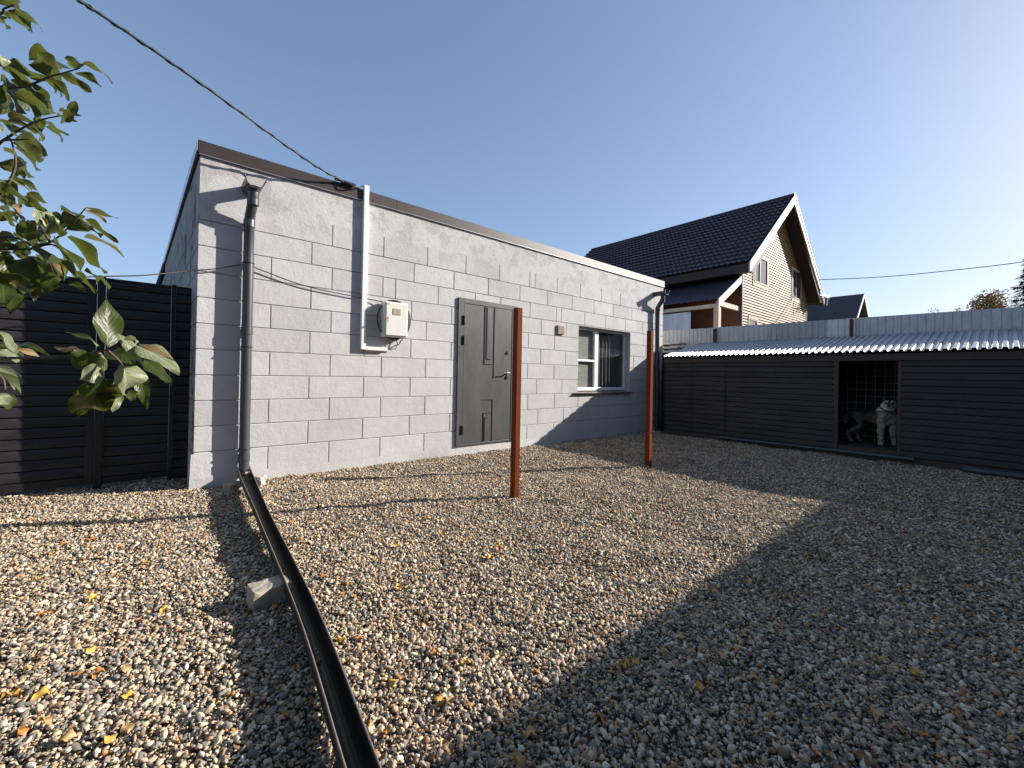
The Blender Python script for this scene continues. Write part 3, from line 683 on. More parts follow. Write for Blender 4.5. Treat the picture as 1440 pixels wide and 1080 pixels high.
# ------------------------------------------------------------------ black gate on the left
YG = 5.60
def cladding(mb, P, s0, s1, z0, z1, pitch, depth=.012, gap=.011, phase=0.):
    """lapped horizontal boards; P(s, d, z) with d towards the viewer negative"""
    z = z0 - phase
    while z < z1 - 1e-4:
        a, b2 = max(z, z0), min(z+pitch, z1)
        prof = [(z, 0.), (z+gap*.35, .004), (z+gap, -depth), (z+pitch*.5, -depth*.85), (z+pitch*.82, -depth*.45), (z+pitch-.001, 0.)]
        prof = [(min(max(zz, z0), z1), dd) for zz, dd in prof]
        for (za, da), (zb, db) in zip(prof[:-1], prof[1:]):
            if zb - za > 1e-6: mb.quad(P(s0, da, za), P(s1, da, za), P(s1, db, zb), P(s0, db, zb))
        z += pitch
PG = lambda s_, d, z: (s_, YG + d, z)
def gate_leaf(xa, xb, lab, post_right=True, fr=.058):
    t = thing('metal_gate', lab, 'gate', ((xa+xb)/2, YG, 0))
    mb = MB(); cladding(mb, PG, xa+fr, xb-fr, .12, 1.93, .0955); mb.quad((xa+fr, YG+.02, .1), (xb-fr, YG+.02, .1), (xb-fr, YG+.02, 1.95), (xa+fr, YG+.02, 1.95)); mb.build('cladding', M['gate'], t)
    mb = MB(); mb.box(xa, xa+fr, YG-.022, YG+.025, .05, 1.985, 0, .003); mb.box(xb-fr, xb, YG-.022, YG+.025, .05, 1.985, 0, .003)
    mb.box(xa+fr, xb-fr, YG-.020, YG+.025, .05, .12, 0, .003); mb.box(xa+fr, xb-fr, YG-.020, YG+.025, 1.93, 1.985, 0, .003); mb.build('gate_frame', M['gate_frame'], t)
gate_leaf(-2.02, -.431, 'wide black gate leaf with horizontal cladding at the far left')
t = thing('metal_gate', 'narrower black gate leaf with horizontal cladding between the two slim posts', 'gate', (-.12, YG, 0))
mb = MB(); cladding(mb, PG, -.367, .116, .10, 1.99, .0955); mb.quad((-.367, YG+.02, .1), (.116, YG+.02, .1), (.116, YG+.02, 1.99), (-.367, YG+.02, 1.99)); mb.build('cladding', M['gate'], t)
for (za, zb) in ((.045, .10), (1.99, 2.012)):
    mb = MB(); mb.box(-.369, .117, YG-.018, YG+.025, za, zb, 0, .003); mb.build('frame_rail', M['gate_frame'], t)
for (x, lab) in ((-.398, 'black square gate post between the two gate leaves'), (.136, 'slim black gate post close to the building corner')):
    mb = MB(); mb.box(x-.028 if x < 0 else x-.017, x+.028 if x < 0 else x+.017, YG-.035, YG+.02, -.1, 2.02, 0, .003); tag(mb.build('gate_post', M['gate_frame'], loc=(x, YG, 0)), lab, 'post', 'black gate posts')
t = thing('fence_panel', 'narrow black cladding strip closing the gap at the building corner', 'fence', (.23, YG, 0))
mb = MB(); cladding(mb, PG, .155, .30, .02, 2.0, .0955); mb.quad((.155, YG+.02, 0), (.30, YG+.02, 0), (.30, YG+.02, 2.0), (.155, YG+.02, 2.0)); mb.build('cladding', M['gate'], t)
mb = MB(); mb.box(.154, .30, YG-.016, YG+.02, 2.0, 2.012); mb.build('top_trim', M['gate_frame'], t)
t = thing('fence_panel', 'black clad fence running on to the left of the gate', 'fence', (-6, YG, 0))
mb = MB(); cladding(mb, PG, -12, -2.09, .05, 1.98, .0955); mb.quad((-12, YG+.02, 0), (-2.09, YG+.02, 0), (-2.09, YG+.02, 2.0), (-12, YG+.02, 2.0)); mb.build('cladding', M['gate'], t)
mb = MB(); mb.box(-2.085, -2.03, YG-.035, YG+.02, -.1, 2.02, 0, .003); mb.build('post', M['gate_frame'], t)
# a slanting black rail end that shows above the gate behind the building edge
mb = MB(); a_ = at_y(223, 400, 11.0); b2 = at_y(234, 367, 11.0); mb.bar((a_.x, 11, a_.z-1.2), b2, .05, .05); 
dn = (Vector(b2)-Vector(a_)).normalized(); mb = MB(); mb.tube([Vector(a_) - dn*2.4, b2], .045, 8)
tag(mb.build('stay_pole', M['gate_frame'], loc=Vector(a_)-dn*2.4), 'slanting black pole end showing over the gate beside the stained end wall', 'pole')

# ------------------------------------------------------------------ kennel on the right
XK = 8.10
ken = thing('dog_kennel', 'long low charcoal clad dog kennel with ribbed metal roof', 'kennel', (XK, 1.5, 0))
PK = lambda s_, d, z: (XK + d, s_, z)
oy0, oy1, oz0, oz1 = .995, 1.672, .175, 1.462
def kclad(ya, yb_, za, zb, ph=0.):
    mb = MB(); cladding(mb, PK, ya, yb_, za, zb, .0915, .013, .012, ph)
    mb.f = [f[::-1] for f in mb.f]; mb.quad((XK+.03, ya, za), (XK+.03, yb_, za), (XK+.03, yb_, zb), (XK+.03, ya, zb)); return mb
kclad(oy1+.06, 3.36, .10, 1.47).build('cladding', M['kennel'], ken)
kclad(4.02, 4.60, .10, 1.47).build('cladding', M['kennel'], ken)
kclad(-2.2, oy0-.045, .10, 1.47).build('cladding', M['kennel'], ken)
hd = kclad(3.372, 4.008, .105, 1.465).build('hatch', M['kennel'], ken)
mb = MB(); mb.box(XK-.03, XK-.012, 3.40, 3.50, .93, .965, 0, .004); hh = mb.build('latch', M['hinge']); hh.parent = hd
mb = MB()
mb.box(XK-.022, XK+.03, -2.2, 4.60, 1.472, 1.575, 0, .004); mb.box(XK-.02, XK+.03, -2.2, 4.60, .0, .098, 0, .004); mb.build('trim_board', M['kennel_trim'], ken)
mb = MB(); mb.box(XK-.016, XK+.05, oy1+.002, oy1+.058, .10, 1.471, 0, .004); mb.box(XK-.016, XK+.05, oy0-.043, oy0-.002, .10, 1.471, 0, .004); mb.box(XK-.012, XK+.05, oy0, oy1, .10, oz0-.002, 0, .003); mb.build('door_frame', simple('brown_kennel_frame', (.05, .028, .024), .6, 0, .2), ken)
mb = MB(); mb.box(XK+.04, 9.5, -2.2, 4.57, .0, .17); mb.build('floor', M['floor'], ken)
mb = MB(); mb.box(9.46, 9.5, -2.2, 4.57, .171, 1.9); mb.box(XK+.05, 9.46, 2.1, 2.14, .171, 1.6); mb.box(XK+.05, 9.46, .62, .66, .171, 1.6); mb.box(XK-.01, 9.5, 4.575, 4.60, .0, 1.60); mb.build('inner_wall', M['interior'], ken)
mb = MB(); XM = 9.02
for i in range(13): mb.tube([(XM, .66+i*.12, .17), (XM, .66+i*.12, 1.6)], .0025, 5, cap=False)
for i in range(13): mb.tube([(XM+.004, .66, 1.58-i*.11), (XM+.004, 2.10, 1.58-i*.11)], .0025, 5, cap=False)
mb.build('wire_mesh', M['wire'], ken)
# roof sheet: trapezoid ribs running down the slope
def rib_sheet(mb, P, s0, s1, t0, t1, pitch, h, nt_=1, th=.0):
    prof = []; s_ = s0
    while s_ < s1:
        for fs_, hh_ in ((0, 0), (.36, 0), (.47, h), (.89, h), (1., 0)): prof.append((min(s_+fs_*pitch, s1), hh_))
        s_ += pitch
    for (a, ha), (b2, hb) in zip(prof[:-1], prof[1:]):
        if b2-a < 1e-7: continue
        mb.quad(P(a, t0, ha), P(b2, t0, hb), P(b2, t1, hb), P(a, t1, ha))
SL = .232
PR = lambda s_, t_, h_: (8.0 + t_ + random.uniform(0, .0), s_, 1.60 + SL*t_ + h_)
mb = MB(); rib_sheet(mb, PR, -2.3, 4.575, -.02, 1.56, .0862, .024)
rf = mb.build('roof_sheet', M['zinc'], ken)
sol = rf.modifiers.new('thickness', 'SOLIDIFY'); sol.thickness = .0016; sol.offset = -1
# plastic pipes along the foot of the kennel
def base_pipe(p0, p1, r, lab):
    mb = MB(); mb.tube([p0, p1], r, 14, cap=False); mb.tube([Vector(p0), Vector(p0)+(Vector(p1)-Vector(p0)).normalized()*.08], r*1.15, 14); mb.tube([Vector(p1), Vector(p1)-(Vector(p1)-Vector(p0)).normalized()*.004], r*.98, 14)
    tag(mb.build('drain_pipe', M['pvc'], loc=p0), lab, 'pipe', 'grey plastic pipes along the kennel foot')
base_pipe((8.02, 3.42, .075), (7.98, .80, .10), .028, 'long thin grey plastic pipe lying along the kennel foot under the dog doorway')
base_pipe((7.96, .34, .055), (7.93, -1.6, .055), .045, 'thicker grey plastic pipe lying at the kennel foot at the right edge')

# grey sheet fence behind the kennel
XF = 9.58
fn = thing('sheet_fence', 'grey ribbed metal sheet fence with dark red posts behind the kennel', 'fence', (XF, 2, 0))
bounds = [(-12, 1.76, 'fence_a'), (1.76, 2.16, 'fence_c'), (2.16, 3.19, 'fence_b'), (3.19, 20, 'fence_a')]
for ya, yb_, mt in bounds:
    mb = MB(); pf = lambda s_, t_, h_: (XF - h_, s_, t_*(2.292 + .006*s_))
    prof = []; s_ = ya
    rib_sheet(mb, pf, ya, yb_, 0, 1, .10, .009)
    o = mb.build('fence_sheet', M[mt], fn); so = o.modifiers.new('thickness', 'SOLIDIFY'); so.thickness = .0012
for y in (4.22, 1.795, -.7, 6.7, 9.2):
    mb = MB(); mb.box(XF-.075, XF-.013, y-.028, y+.028, 0, 2.285, 0, .003); mb.build('post', M['rust_dark'], fn)
# pale planks on a dark lean-to between building and fence
mb = MB(); mb.box(8.92, 9.46, 4.78, 5.9, 0, 1.70, 0, .01); mb.box(8.88, 9.48, 4.70, 5.95, 1.70, 1.74, 0, .004); tag(mb.build('storage_box', M['kennel_trim'], loc=(9.2, 5.3, 0)), 'dark wooden box in the gap between the building and the kennel', 'box')
for i, (z_, ya, lab) in enumerate(((1.752, 4.88, 'lowest pale plank stacked behind the building corner'), (1.845, 4.80, 'middle pale plank stacked behind the building corner'), (1.94, 4.72, 'topmost pale plank stacked behind the building corner'))):
    mb = MB(); mb.box(9.05, 9.40, ya+.03*i, 5.8, z_, z_+.045, 0, .004)
    if i < 2: mb.box(9.1, 9.35, 5.2, 5.25, z_+.0452, z_+.0925)
    tag(mb.build('plank', M['plank'], loc=(9.2, 5.3, z_)), lab, 'plank', 'pale planks stacked in the gap')

# ------------------------------------------------------------------ dog
def make_dog():
    d = thing('dog', 'grey and white husky-like dog standing in the kennel doorway looking out', 'dog', (8.62, 1.36, .17))
    fl = .17
    V = []; E_ = []; Rr = []
    def vert(p, r): V.append(Vector(p)); Rr.append(r if isinstance(r, tuple) else (r, r)); return len(V)-1
    def chain(ids):
        for a, b2 in zip(ids[:-1], ids[1:]): E_.append((a, b2))
    pel = vert((8.74, 1.575, fl+.47), (.092, .098)); mid = vert((8.70, 1.45, fl+.455), (.090, .100)); chest = vert((8.63, 1.30, fl+.45), (.115, .135)); sh = vert((8.575, 1.205, fl+.465), (.125, .140))
    nk = vert((8.535, 1.155, fl+.555), (.115, .112)); nk2 = vert((8.505, 1.135, fl+.625), (.098, .092)); hd_ = vert((8.475, 1.125, fl+.668), (.084, .076)); fr_ = vert((8.435, 1.123, fl+.652), (.062, .054)); mz = vert((8.395, 1.121, fl+.632), (.038, .036)); mz2 = vert((8.345, 1.120, fl+.622), (.030, .027))
    chain([pel, mid, chest, sh, nk, nk2, hd_, fr_, mz, mz2])
    br = vert((8.50, 1.155, fl+.435), (.098, .098)); chain([sh, br])
    tl = vert((8.79, 1.66, fl+.49), .034); tl2 = vert((8.83, 1.72, fl+.39), .042); tl3 = vert((8.84, 1.73, fl+.27), .030); chain([pel, tl, tl2, tl3])
    for (hx, fx, fy) in ((8.675, 8.60, 1.625), (8.82, 8.83, 1.555)):
        a = vert((hx, 1.555, fl+.40), (.070, .092)); b2 = vert((hx-.01, 1.49, fl+.285), (.048, .060)); c = vert((fx+.015, fy+.035, fl+.165), (.027, .032)); e = vert((fx+.005, fy-.005, fl+.045), .025); f = vert((fx-.035, fy-.045, fl+.018), (.029, .018))
        chain([pel, a, b2, c, e, f])
    for (sx, fx, fy) in ((8.515, 8.485, 1.215), (8.63, 8.655, 1.09)):
        a = vert((sx, fy+.005, fl+.35), (.060, .066)); b2 = vert((sx-.005, fy+.02, fl+.24), (.043, .047)); c = vert((fx+.005, fy+.010, fl+.12), (.033, .034)); e = vert((fx, fy+.010, fl+.04), .031); f = vert((fx-.03, fy-.004, fl+.018), (.034, .019))
        chain([sh, a, b2, c, e, f])
    me = bpy.data.meshes.new('dog_skeleton'); me.from_pydata([v for v in V], E_, [])
    o = bpy.data.objects.new('dog_body', me); COL.objects.link(o)
    o.modifiers.new('skin', 'SKIN'); sb = o.modifiers.new('sub', 'SUBSURF'); sb.levels = 4; sb.render_levels = 4
    for i, sv in enumerate(me.skin_vertices[0].data): sv.radius = Rr[i]; sv.use_root = (i == 0)
    dg = bpy.context.evaluated_depsgraph_get(); me2 = bpy.data.meshes.new_from_object(o.evaluated_get(dg))
    bpy.data.objects.remove(o)
    # coat: dark saddle and cap, white face, chest, legs and belly
    ca = me2.color_attributes.new('coat', 'FLOAT_COLOR', 'POINT')
    dark, grey, white, cream = Vector((.026, .024, .024)), Vector((.115, .095, .08)), Vector((.40, .37, .33)), Vector((.20, .16, .12))
    sm_ = lambda q: min(1., max(0., q))
    nrm = [v.normal.copy() for v in me2.vertices]
    for v in me2.vertices:
        p_ = v.co.copy(); z = p_.z - fl; n_ = noise.noise(p_*28)*.03 + noise.noise(p_*90)*.012
        c = grey.lerp(dark, sm_((z - .46 + n_)/.07)); c = c.lerp(cream, sm_((.39 - z + n_)/.08)*.8)
        if z < .53: c = c.lerp(white, sm_((8.555 - p_.x + n_*1.6 + (1.25-p_.y)*.5)/.05) * sm_((1.29 - p_.y)/.04) * .9)   # chest
        if z < .30: c = c.lerp(white if p_.y < 1.35 else cream, .75 if p_.y < 1.35 else .5)
        if z > .545 and p_.x < 8.56 and p_.y < 1.30:                                                                     # head and ruff
            ruff = (white*1.5).lerp(grey, sm_((p_.x-8.47+n_)/.05)).lerp(dark, sm_((z-.66+n_)/.04)*sm_((p_.x-8.46)/.03))
            c = ruff
            if p_.x < 8.49:
                c = (white*1.65).lerp(dark, sm_((z-.712+n_*.6)/.012))
                if abs(p_.y-1.122) < .014 and p_.x > 8.40 and z > .672: c = dark
                if abs(abs(p_.y-1.122)-.040) < .010 and .675 < z < .692: c = dark.lerp(white, .2)
                if p_.x < 8.40 and z > .645: c = grey.lerp(dark, .3)
        v.co += nrm[v.index]*(noise.noise(p_*80)*.007 + noise.noise(p_*26)*.009 + abs(noise.noise(Vector((p_.x*140, p_.y*140, p_.z*50))))*.006)
        ca.data[v.index].color = (*c, 1)
    k = NT('husky_coat'); at = k.n('ShaderNodeAttribute'); at.attribute_name = 'coat'
    k.col(k.mix(k.ramp(k.noise(120, 4, .7, k.mapping((1, 1, .35))), [(.3, 0.), (.8, .4)]), at.outputs['Color'], (.08, .07, .065))); k.set(.9, 0, .1); k.bump(k.noise(160, 4, .7, k.mapping((1, 1, .35))), .8, .01)
    for p_ in me2.polygons: p_.use_smooth = True
    me2.materials.clear(); me2.materials.append(k.m)
    b_ = bpy.data.objects.new('body', me2); COL.objects.link(b_); b_.parent = d; b_.location = -Vector(d.location)
    nose_m = simple('dog_nose', (.008, .008, .008), .3)
    def ell(c, r_):
        bm = bmesh.new(); bmesh.ops.create_uvsphere(bm, u_segments=12, v_segments=8, radius=1)
        mb = MB(); mb.add([(c[0]+v.co.x*r_[0], c[1]+v.co.y*r_[1], c[2]+v.co.z*r_[2]) for v in bm.verts], [[v.index for v in f.verts] for f in bm.faces], 0, True); bm.free(); return mb
    ell((8.318, 1.120, fl+.630), (.020, .023, .018)).build('nose', nose_m, d)
    for s_ in (-1, 1): ell((8.398, 1.122+s_*.040, fl+.676), (.014, .014, .013)).build('eye', nose_m, d)
    ear_m = simple('dark_ear_fur', (.04, .036, .034), .9)
    for s_ in (-1, 1):
        mb = MB(); bx_, by_, bz_ = 8.49, 1.125+s_*.058, fl+.722
        tip = Vector((bx_+.0, by_+s_*.050, bz_+.050)); base = [Vector((bx_-.008, by_-.024, bz_)), Vector((bx_-.024, by_, bz_-.016)), Vector((bx_-.008, by_+.026, bz_-.018)), Vector((bx_+.028, by_+.014, bz_-.008)), Vector((bx_+.028, by_-.016, bz_))]
        mid_ = [b_.lerp(tip, .5)+Vector((0, 0, .008)) for b_ in base]
        fs = [(i, (i+1) % 5, 5+(i+1) % 5, 5+i) for i in range(5)] + [(5+i, 5+(i+1) % 5, 10) for i in range(5)]
        mb.add(base+mid_+[tip], fs, 0, True); mb.build('ear', ear_m, d, recalc=True)
    mb = MB(); c0 = Vector((8.515, 1.142, fl+.598)); ax = Vector((-.03, -.02, .07)).normalized(); e1 = ax.cross(Vector((0, 1, 0))).normalized(); e2 = ax.cross(e1)
    mb.tube([c0 + e1*.112*math.cos(t) + e2*.108*math.sin(t) for t in [2*math.pi*k_/28 for k_ in range(28)]], .009, 8, closed=True)
    mb.build('collar', simple('purple_collar', (.07, .02, .05), .6), d)
make_dog()

# ------------------------------------------------------------------ timber house beyond the fence
XC, RZ, HW, SLP = 19.28, 8.54, 4.37, .797        # ridge x, ridge height, half width to the eaves, slope
YB, YWL, YEND = 5.5, 6.0, 15.65
hs = thing('timber_house', 'pale timber clad house with steep dark metal tile roof beyond the fence', 'house', (XC, YWL, 0))
mb = MB(); wl, wr = 15.60, 22.93; gz0, pitch = 0., .100
z = gz0; wall_top = lambda x: RZ - .42 - SLP*abs(x-XC)
while z < 8.1:
    za, zb = z, z+pitch
    def span(zz): 
        h_ = max(0, (RZ-.42-zz)/SLP); return max(wl, XC-h_), min(wr, XC+h_)
    (a0, a1), (b0, b1) = span(za), span(zb)
    if a1-a0 > .05:
        mb.quad((a0, YWL+.02, za+.034), (a1, YWL+.02, za+.034), (a1, YWL-.022, za+.036), (a0, YWL-.022, za+.036))
        mb.quad((a0, YWL-.022, za+.036), (a1, YWL-.022, za+.036), (b1, YWL-.012, zb-.004), (b0, YWL-.012, zb-.004))
        mb.quad((b0, YWL-.012, zb-.004), (b1, YWL-.012, zb-.004), (b1, YWL, zb), (b0, YWL, zb))
        mb.quad((a0, YWL+.02, za), (a1, YWL+.02, za), (a1, YWL+.02, za+.034), (a0, YWL+.02, za+.034)); mb.quad((a0, YWL, za), (a1, YWL, za), (a1, YWL+.02, za), (a0, YWL+.02, za))
    z += pitch
mb.build('gable_wall', M['siding'], hs)
mb = MB(); mb.box(wl, wr, YWL+.025, YEND-.5, 0, 4.7); mb.build('wall', M['porch_wood'], hs)
for (xa, xb) in ((wl-.03, wl+.06), (wr-.06, wr+.03)):
    mb = MB(); mb.box(xa, xb, YWL-.035, YWL+.05, 0, 4.85); mb.build('corner_trim', M['win_brown'], hs)
# roof: waved and stepped metal tiles on both slopes
def tiled(mb, side):
    L_ = HW*math.sqrt(1+SLP*SLP); ca, sa = 1/math.sqrt(1+SLP*SLP), SLP/math.sqrt(1+SLP*SLP)
    nrow = 16; step = L_/nrow; wv_ = .19; nw = int((YEND-YB)/wv_); seg = 6
    ys = [YB + (YEND-YB)*i/(nw*seg) for i in range(nw*seg+1)]
    ts = []
    for r_ in range(nrow): ts += [(r_*step+.001, .0), (r_*step+step*.5, .026), ((r_+1)*step-.004, .055)]
    vs = []
    for (t, h_) in ts:
        for i, y in enumerate(ys):
            hh_ = h_ + .034*(.5+.5*math.cos(2*math.pi*i/seg))
            vs.append((XC + side*(t*ca + hh_*sa), y, RZ - t*sa + hh_*ca))
    n_ = len(ys); fs = [(j*n_+i, j*n_+i+1, (j+1)*n_+i+1, (j+1)*n_+i) for j in range(len(ts)-1) for i in range(n_-1)]
    mb.add(vs, fs if side < 0 else [f[::-1] for f in fs], 0, False)
for side in (-1, 1):
    mb = MB(); tiled(mb, side); mb.build('roof', M['tile'], hs, recalc=False)
mb = MB(); mb.tube([(XC, YB-.03, RZ+.03), (XC, YEND+.03, RZ+.03)], .075, 8); mb.build('ridge_cap', M['tile'], hs)
ex = XC-HW; ezt = RZ-SLP*HW
mb = MB()
for s_ in (-1, 1):
    mb.prism([(XC, YB+.02, RZ-.03), (XC+s_*HW, YB+.02, ezt-.03), (XC+s_*HW, YB+.02, ezt-.30), (XC+s_*(HW-.45), YB+.02, ezt-.30+.04), (XC, YB+.02, RZ-.30)], (0, YEND-YB-.05, 0))
mb.build('soffit', M['soffit'], hs, recalc=True)
for s_ in (-1, 1):
    mb = MB(); mb.prism([(XC, YB-.03, RZ+.02), (XC+s_*(HW+.02), YB-.03, ezt+.005), (XC+s_*(HW+.02), YB-.03, ezt-.33), (XC, YB-.03, RZ-.33)], (0, .045, 0)); mb.build('bargeboard', M['barge'], hs, recalc=True)
    mb = MB(); mb.prism([(XC, YB-.05, RZ+.045), (XC+s_*(HW+.04), YB-.05, ezt+.03), (XC+s_*(HW+.04), YB-.05, ezt-.055), (XC, YB-.05, RZ-.055)], (0, .018, 0)); mb.build('verge_trim', M['barge'], hs, recalc=True)
# windows
def hwin(xa, xb, za, zb, muls):
    mb = MB(); f = .07; y = YWL-.05
    mb.box(xa-.10, xb+.10, y+.012, YWL+.02, za-.13, za, 0, .004); mb.box(xa-.10, xa, y+.01, YWL+.02, za, zb+.1, 0, .004); mb.box(xb, xb+.10, y+.01, YWL+.02, za, zb+.1, 0, .004); mb.box(xa, xb, y+.011, YWL+.02, zb, zb+.1, 0, .004)
    o = mb.build('window', M['wood_trim'], hs)
    mb = MB(); mb.box(xa, xa+f, y, YWL+.01, za, zb); mb.box(xb-f, xb, y, YWL+.01, za, zb); mb.box(xa+f, xb-f, y, YWL+.01, za, za+f); mb.box(xa+f, xb-f, y, YWL+.01, zb-f, zb)
    for q in muls: mb.box(q-.04, q+.04, y-.002, YWL+.01, za+f, zb-f)
    c = mb.build('frame', M['win_brown']); c.parent = o
    mb = MB(); mb.box(xa+f, xb-f, y+.025, YWL+.005, za+f, zb-f); c = mb.build('pane', M['pane_dark']); c.parent = o
hwin(16.62, 17.92, 4.74, 5.78, (17.15,)); hwin(20.85, 21.95, 4.74, 5.95, (21.3,)); hwin(16.25, 16.95, 2.1, 3.38, ())
# porch on the left side
mb = MB()
def porch_sheet(mb):
    n_ = int((YEND-1.5-YWL)/.19); seg = 4; y0_ = YWL
    ys = [y0_ + i*.19/seg for i in range(n_*seg+1)]
    rows_ = [(15.58, 4.80), (14.9, 4.40), (14.2, 3.985), (13.80, 3.75)]
    vs = [(x, y, z_ + .018*(.5+.5*math.cos(2*math.pi*i/seg))) for (x, z_) in rows_ for i, y in enumerate(ys)]; m_ = len(ys)
    mb.add(vs, [(j*m_+i+1, j*m_+i, (j+1)*m_+i, (j+1)*m_+i+1) for j in range(3) for i in range(m_-1)], 0, False)
porch_sheet(mb); mb.build('porch_roof', M['tile'], hs)
mb = MB(); mb.prism([(15.55, YWL-.02, 4.80), (13.78, YWL-.02, 3.76), (13.78, YWL-.02, 3.50), (15.55, YWL-.02, 4.54)], (0, .04, 0)); mb.build('bargeboard', M['barge'], hs, recalc=True)
mb = MB(); mb.box(13.86, 14.02, YWL+.05, 14.2, 3.50, 3.62); mb.box(13.95, 15.55, YWL+.04, YWL+.16, 3.56, 3.72); mb.box(13.55, 13.95, 8.0, 8.06, 3.56, 3.70); mb.build('porch_beam', M['wood_trim'], hs)
for y in (YWL+.08, 8.6, 11.2):
    mb = MB(); mb.box(13.85, 14.03, y-.06, y+.10, 0, 3.495); mb.build('porch_post', M['wood_trim'], hs)
mb = MB(); mb.box(13.92, 13.93, 6.98, 8.5, 1.2, 3.45); mb.box(13.92, 13.93, 8.72, 11.1, 1.2, 3.45); mb.build('plastic_screen', M['film'], hs)
mb = MB(); mb.box(13.9, 15.6, 11.3, 11.35, 0, 3.9); mb.box(13.88, 13.96, YWL+.2, 11.3, 0, 1.1); mb.box(15.5, 15.57, 7.0, 8.0, 0, 2.9); mb.build('porch_wall', M['porch_wood'], hs)
mb = MB(); mb.bar((13.9, 8.05, 3.50), (13.5, 7.95, 3.66), .12, .06); mb.build('rafter_end', M['wood_trim'], hs)
# aerial on the right eaves
mb = MB(); a0, a1 = Vector((22.45, 5.35, 4.98)), Vector((24.1, 5.35, 5.16)); mb.tube([a0, a1], .018, 6)
for i in range(7):
    p_ = a0.lerp(a1, .30+i*.062); mb.tube([p_+Vector((0, -.1, -.12)), p_+Vector((0, .1, .12))], .012, 5)
mb.tube([a0+Vector((.05, 0, -.28)), a0+Vector((-.08, 0, 0)), a0+Vector((.05, 0, .28))], .018, 5); mb.tube([a0.lerp(a1, .78), a0.lerp(a1, .78)+Vector((0, .05, -.45))], .02, 6)
mb.tube([a0.lerp(a1, .78), a0.lerp(a1, .78)+Vector((0, .2, .05))], .02, 6)
tag(mb.build('antenna', M['alu'], loc=a0), 'white television aerial fixed under the right eaves of the timber house', 'antenna')
mb = MB(); mb.tube(smooth_path([at_d(1146, 393.5, 19), at_d(1211, 391, 18.2), at_d(1265, 387.5, 17.5), at_d(1340, 380, 16.5), at_d(1440, 368, 15.5), at_d(1560, 346, 14.5), at_d(1800, 285, 13)], 8), .016, 6)
tag(mb.build('overhead_cable', M['cable'], loc=at_d(1146, 393.5, 19)), 'thin sagging cable running right from the timber house across pale sky', 'cable')

# second house farther off
h2 = thing('distant_house', 'distant house with grey profiled roof and white-edged gable', 'house', (52.7, 9, 0))
mb = MB(); X2, Z2, S2, W2 = 52.7, 9.82, .9, 6.2; ye = 34
n_ = 140
for i in range(n_):
    ya = 9 + (ye-9)*i/n_; yb_ = 9 + (ye-9)*(i+1)/n_; ym = ya + (yb_-ya)*.75
    for (a, b2, o1, o2) in ((ya, ym, 0, 0), (ym, yb_, .035, .035)):
        mb.quad((X2, a, Z2+o1), (X2, b2, Z2+o2), (X2-W2, b2, Z2-S2*W2+o2), (X2-W2, a, Z2-S2*W2+o1))
    mb.quad((X2, ym, Z2), (X2, ym, Z2+.035), (X2-W2, ym, Z2-S2*W2+.035), (X2-W2, ym, Z2-S2*W2))
mb.prism([(X2, 9, Z2-.02), (X2+W2, 9, Z2-.02-S2*W2), (X2+W2, 9, Z2-.2-S2*W2), (X2, 9, Z2-.2)], (0, ye-9, 0))
mb.build('roof', M['seam_roof'], h2)
mb = MB(); mb.prism([(X2-5.4, 9.7, 0), (X2+5.4, 9.7, 0), (X2+5.4, 9.7, Z2-.3-S2*5.4), (X2, 9.7, Z2-.3), (X2-5.4, 9.7, Z2-.3-S2*5.4)], (0, 20, 0)); mb.build('wall', M['wood_trim'], h2, recalc=True)
for s_ in (-1, 1):
    mb = MB(); mb.prism([(X2, 8.95, Z2+.06), (X2+s_*W2, 8.95, Z2+.06-S2*W2), (X2+s_*W2, 8.95, Z2-.36-S2*W2), (X2, 8.95, Z2-.36)], (0, .06, 0)); mb.build('bargeboard', M['barge'], h2, recalc=True)
mb = MB(); mb.box(X2-.9, X2+.9, 9.62, 9.69, 6.3, 7.7); mb.build('window', M['frame_white'], h2)
# house behind the camera: it throws the shade over the near gravel
h3 = thing('neighbour_house', 'low stuccoed house on the near side of the yard behind the viewer', 'house', (4, -4, 0))
mb = MB(); mb.box(-6, 20.5, -9, -2.45, -.1, 3.12); mb.build('wall', M['stucco'], h3)
mb = MB(); mb.prism([(-6.3, -2.0, 3.17), (-6.3, -2.0, 3.29), (-6.3, -5.7, 6.7), (-6.3, -9.4, 3.29), (-6.3, -9.4, 3.17)], (27.2, 0, 0)); mb.build('roof', M['seam_roof'], h3, recalc=True)  # unseen roof, pitched steep to cut the sky light reaching the yard
for xa in (-3.5, 1.0, 4.5, 8.5):
    mb = MB(); mb.box(xa, xa+1.3, -2.47, -2.40, .95, 2.25, 0, .01); o = mb.build('window', M['frame_white'], h3)
    mb = MB(); mb.box(xa+.08, xa+.61, -2.405, -2.392, 1.03, 2.17); mb.box(xa+.69, xa+1.22, -2.405, -2.392, 1.03, 2.17); c = mb.build('pane', M['pane_dark']); c.parent = o

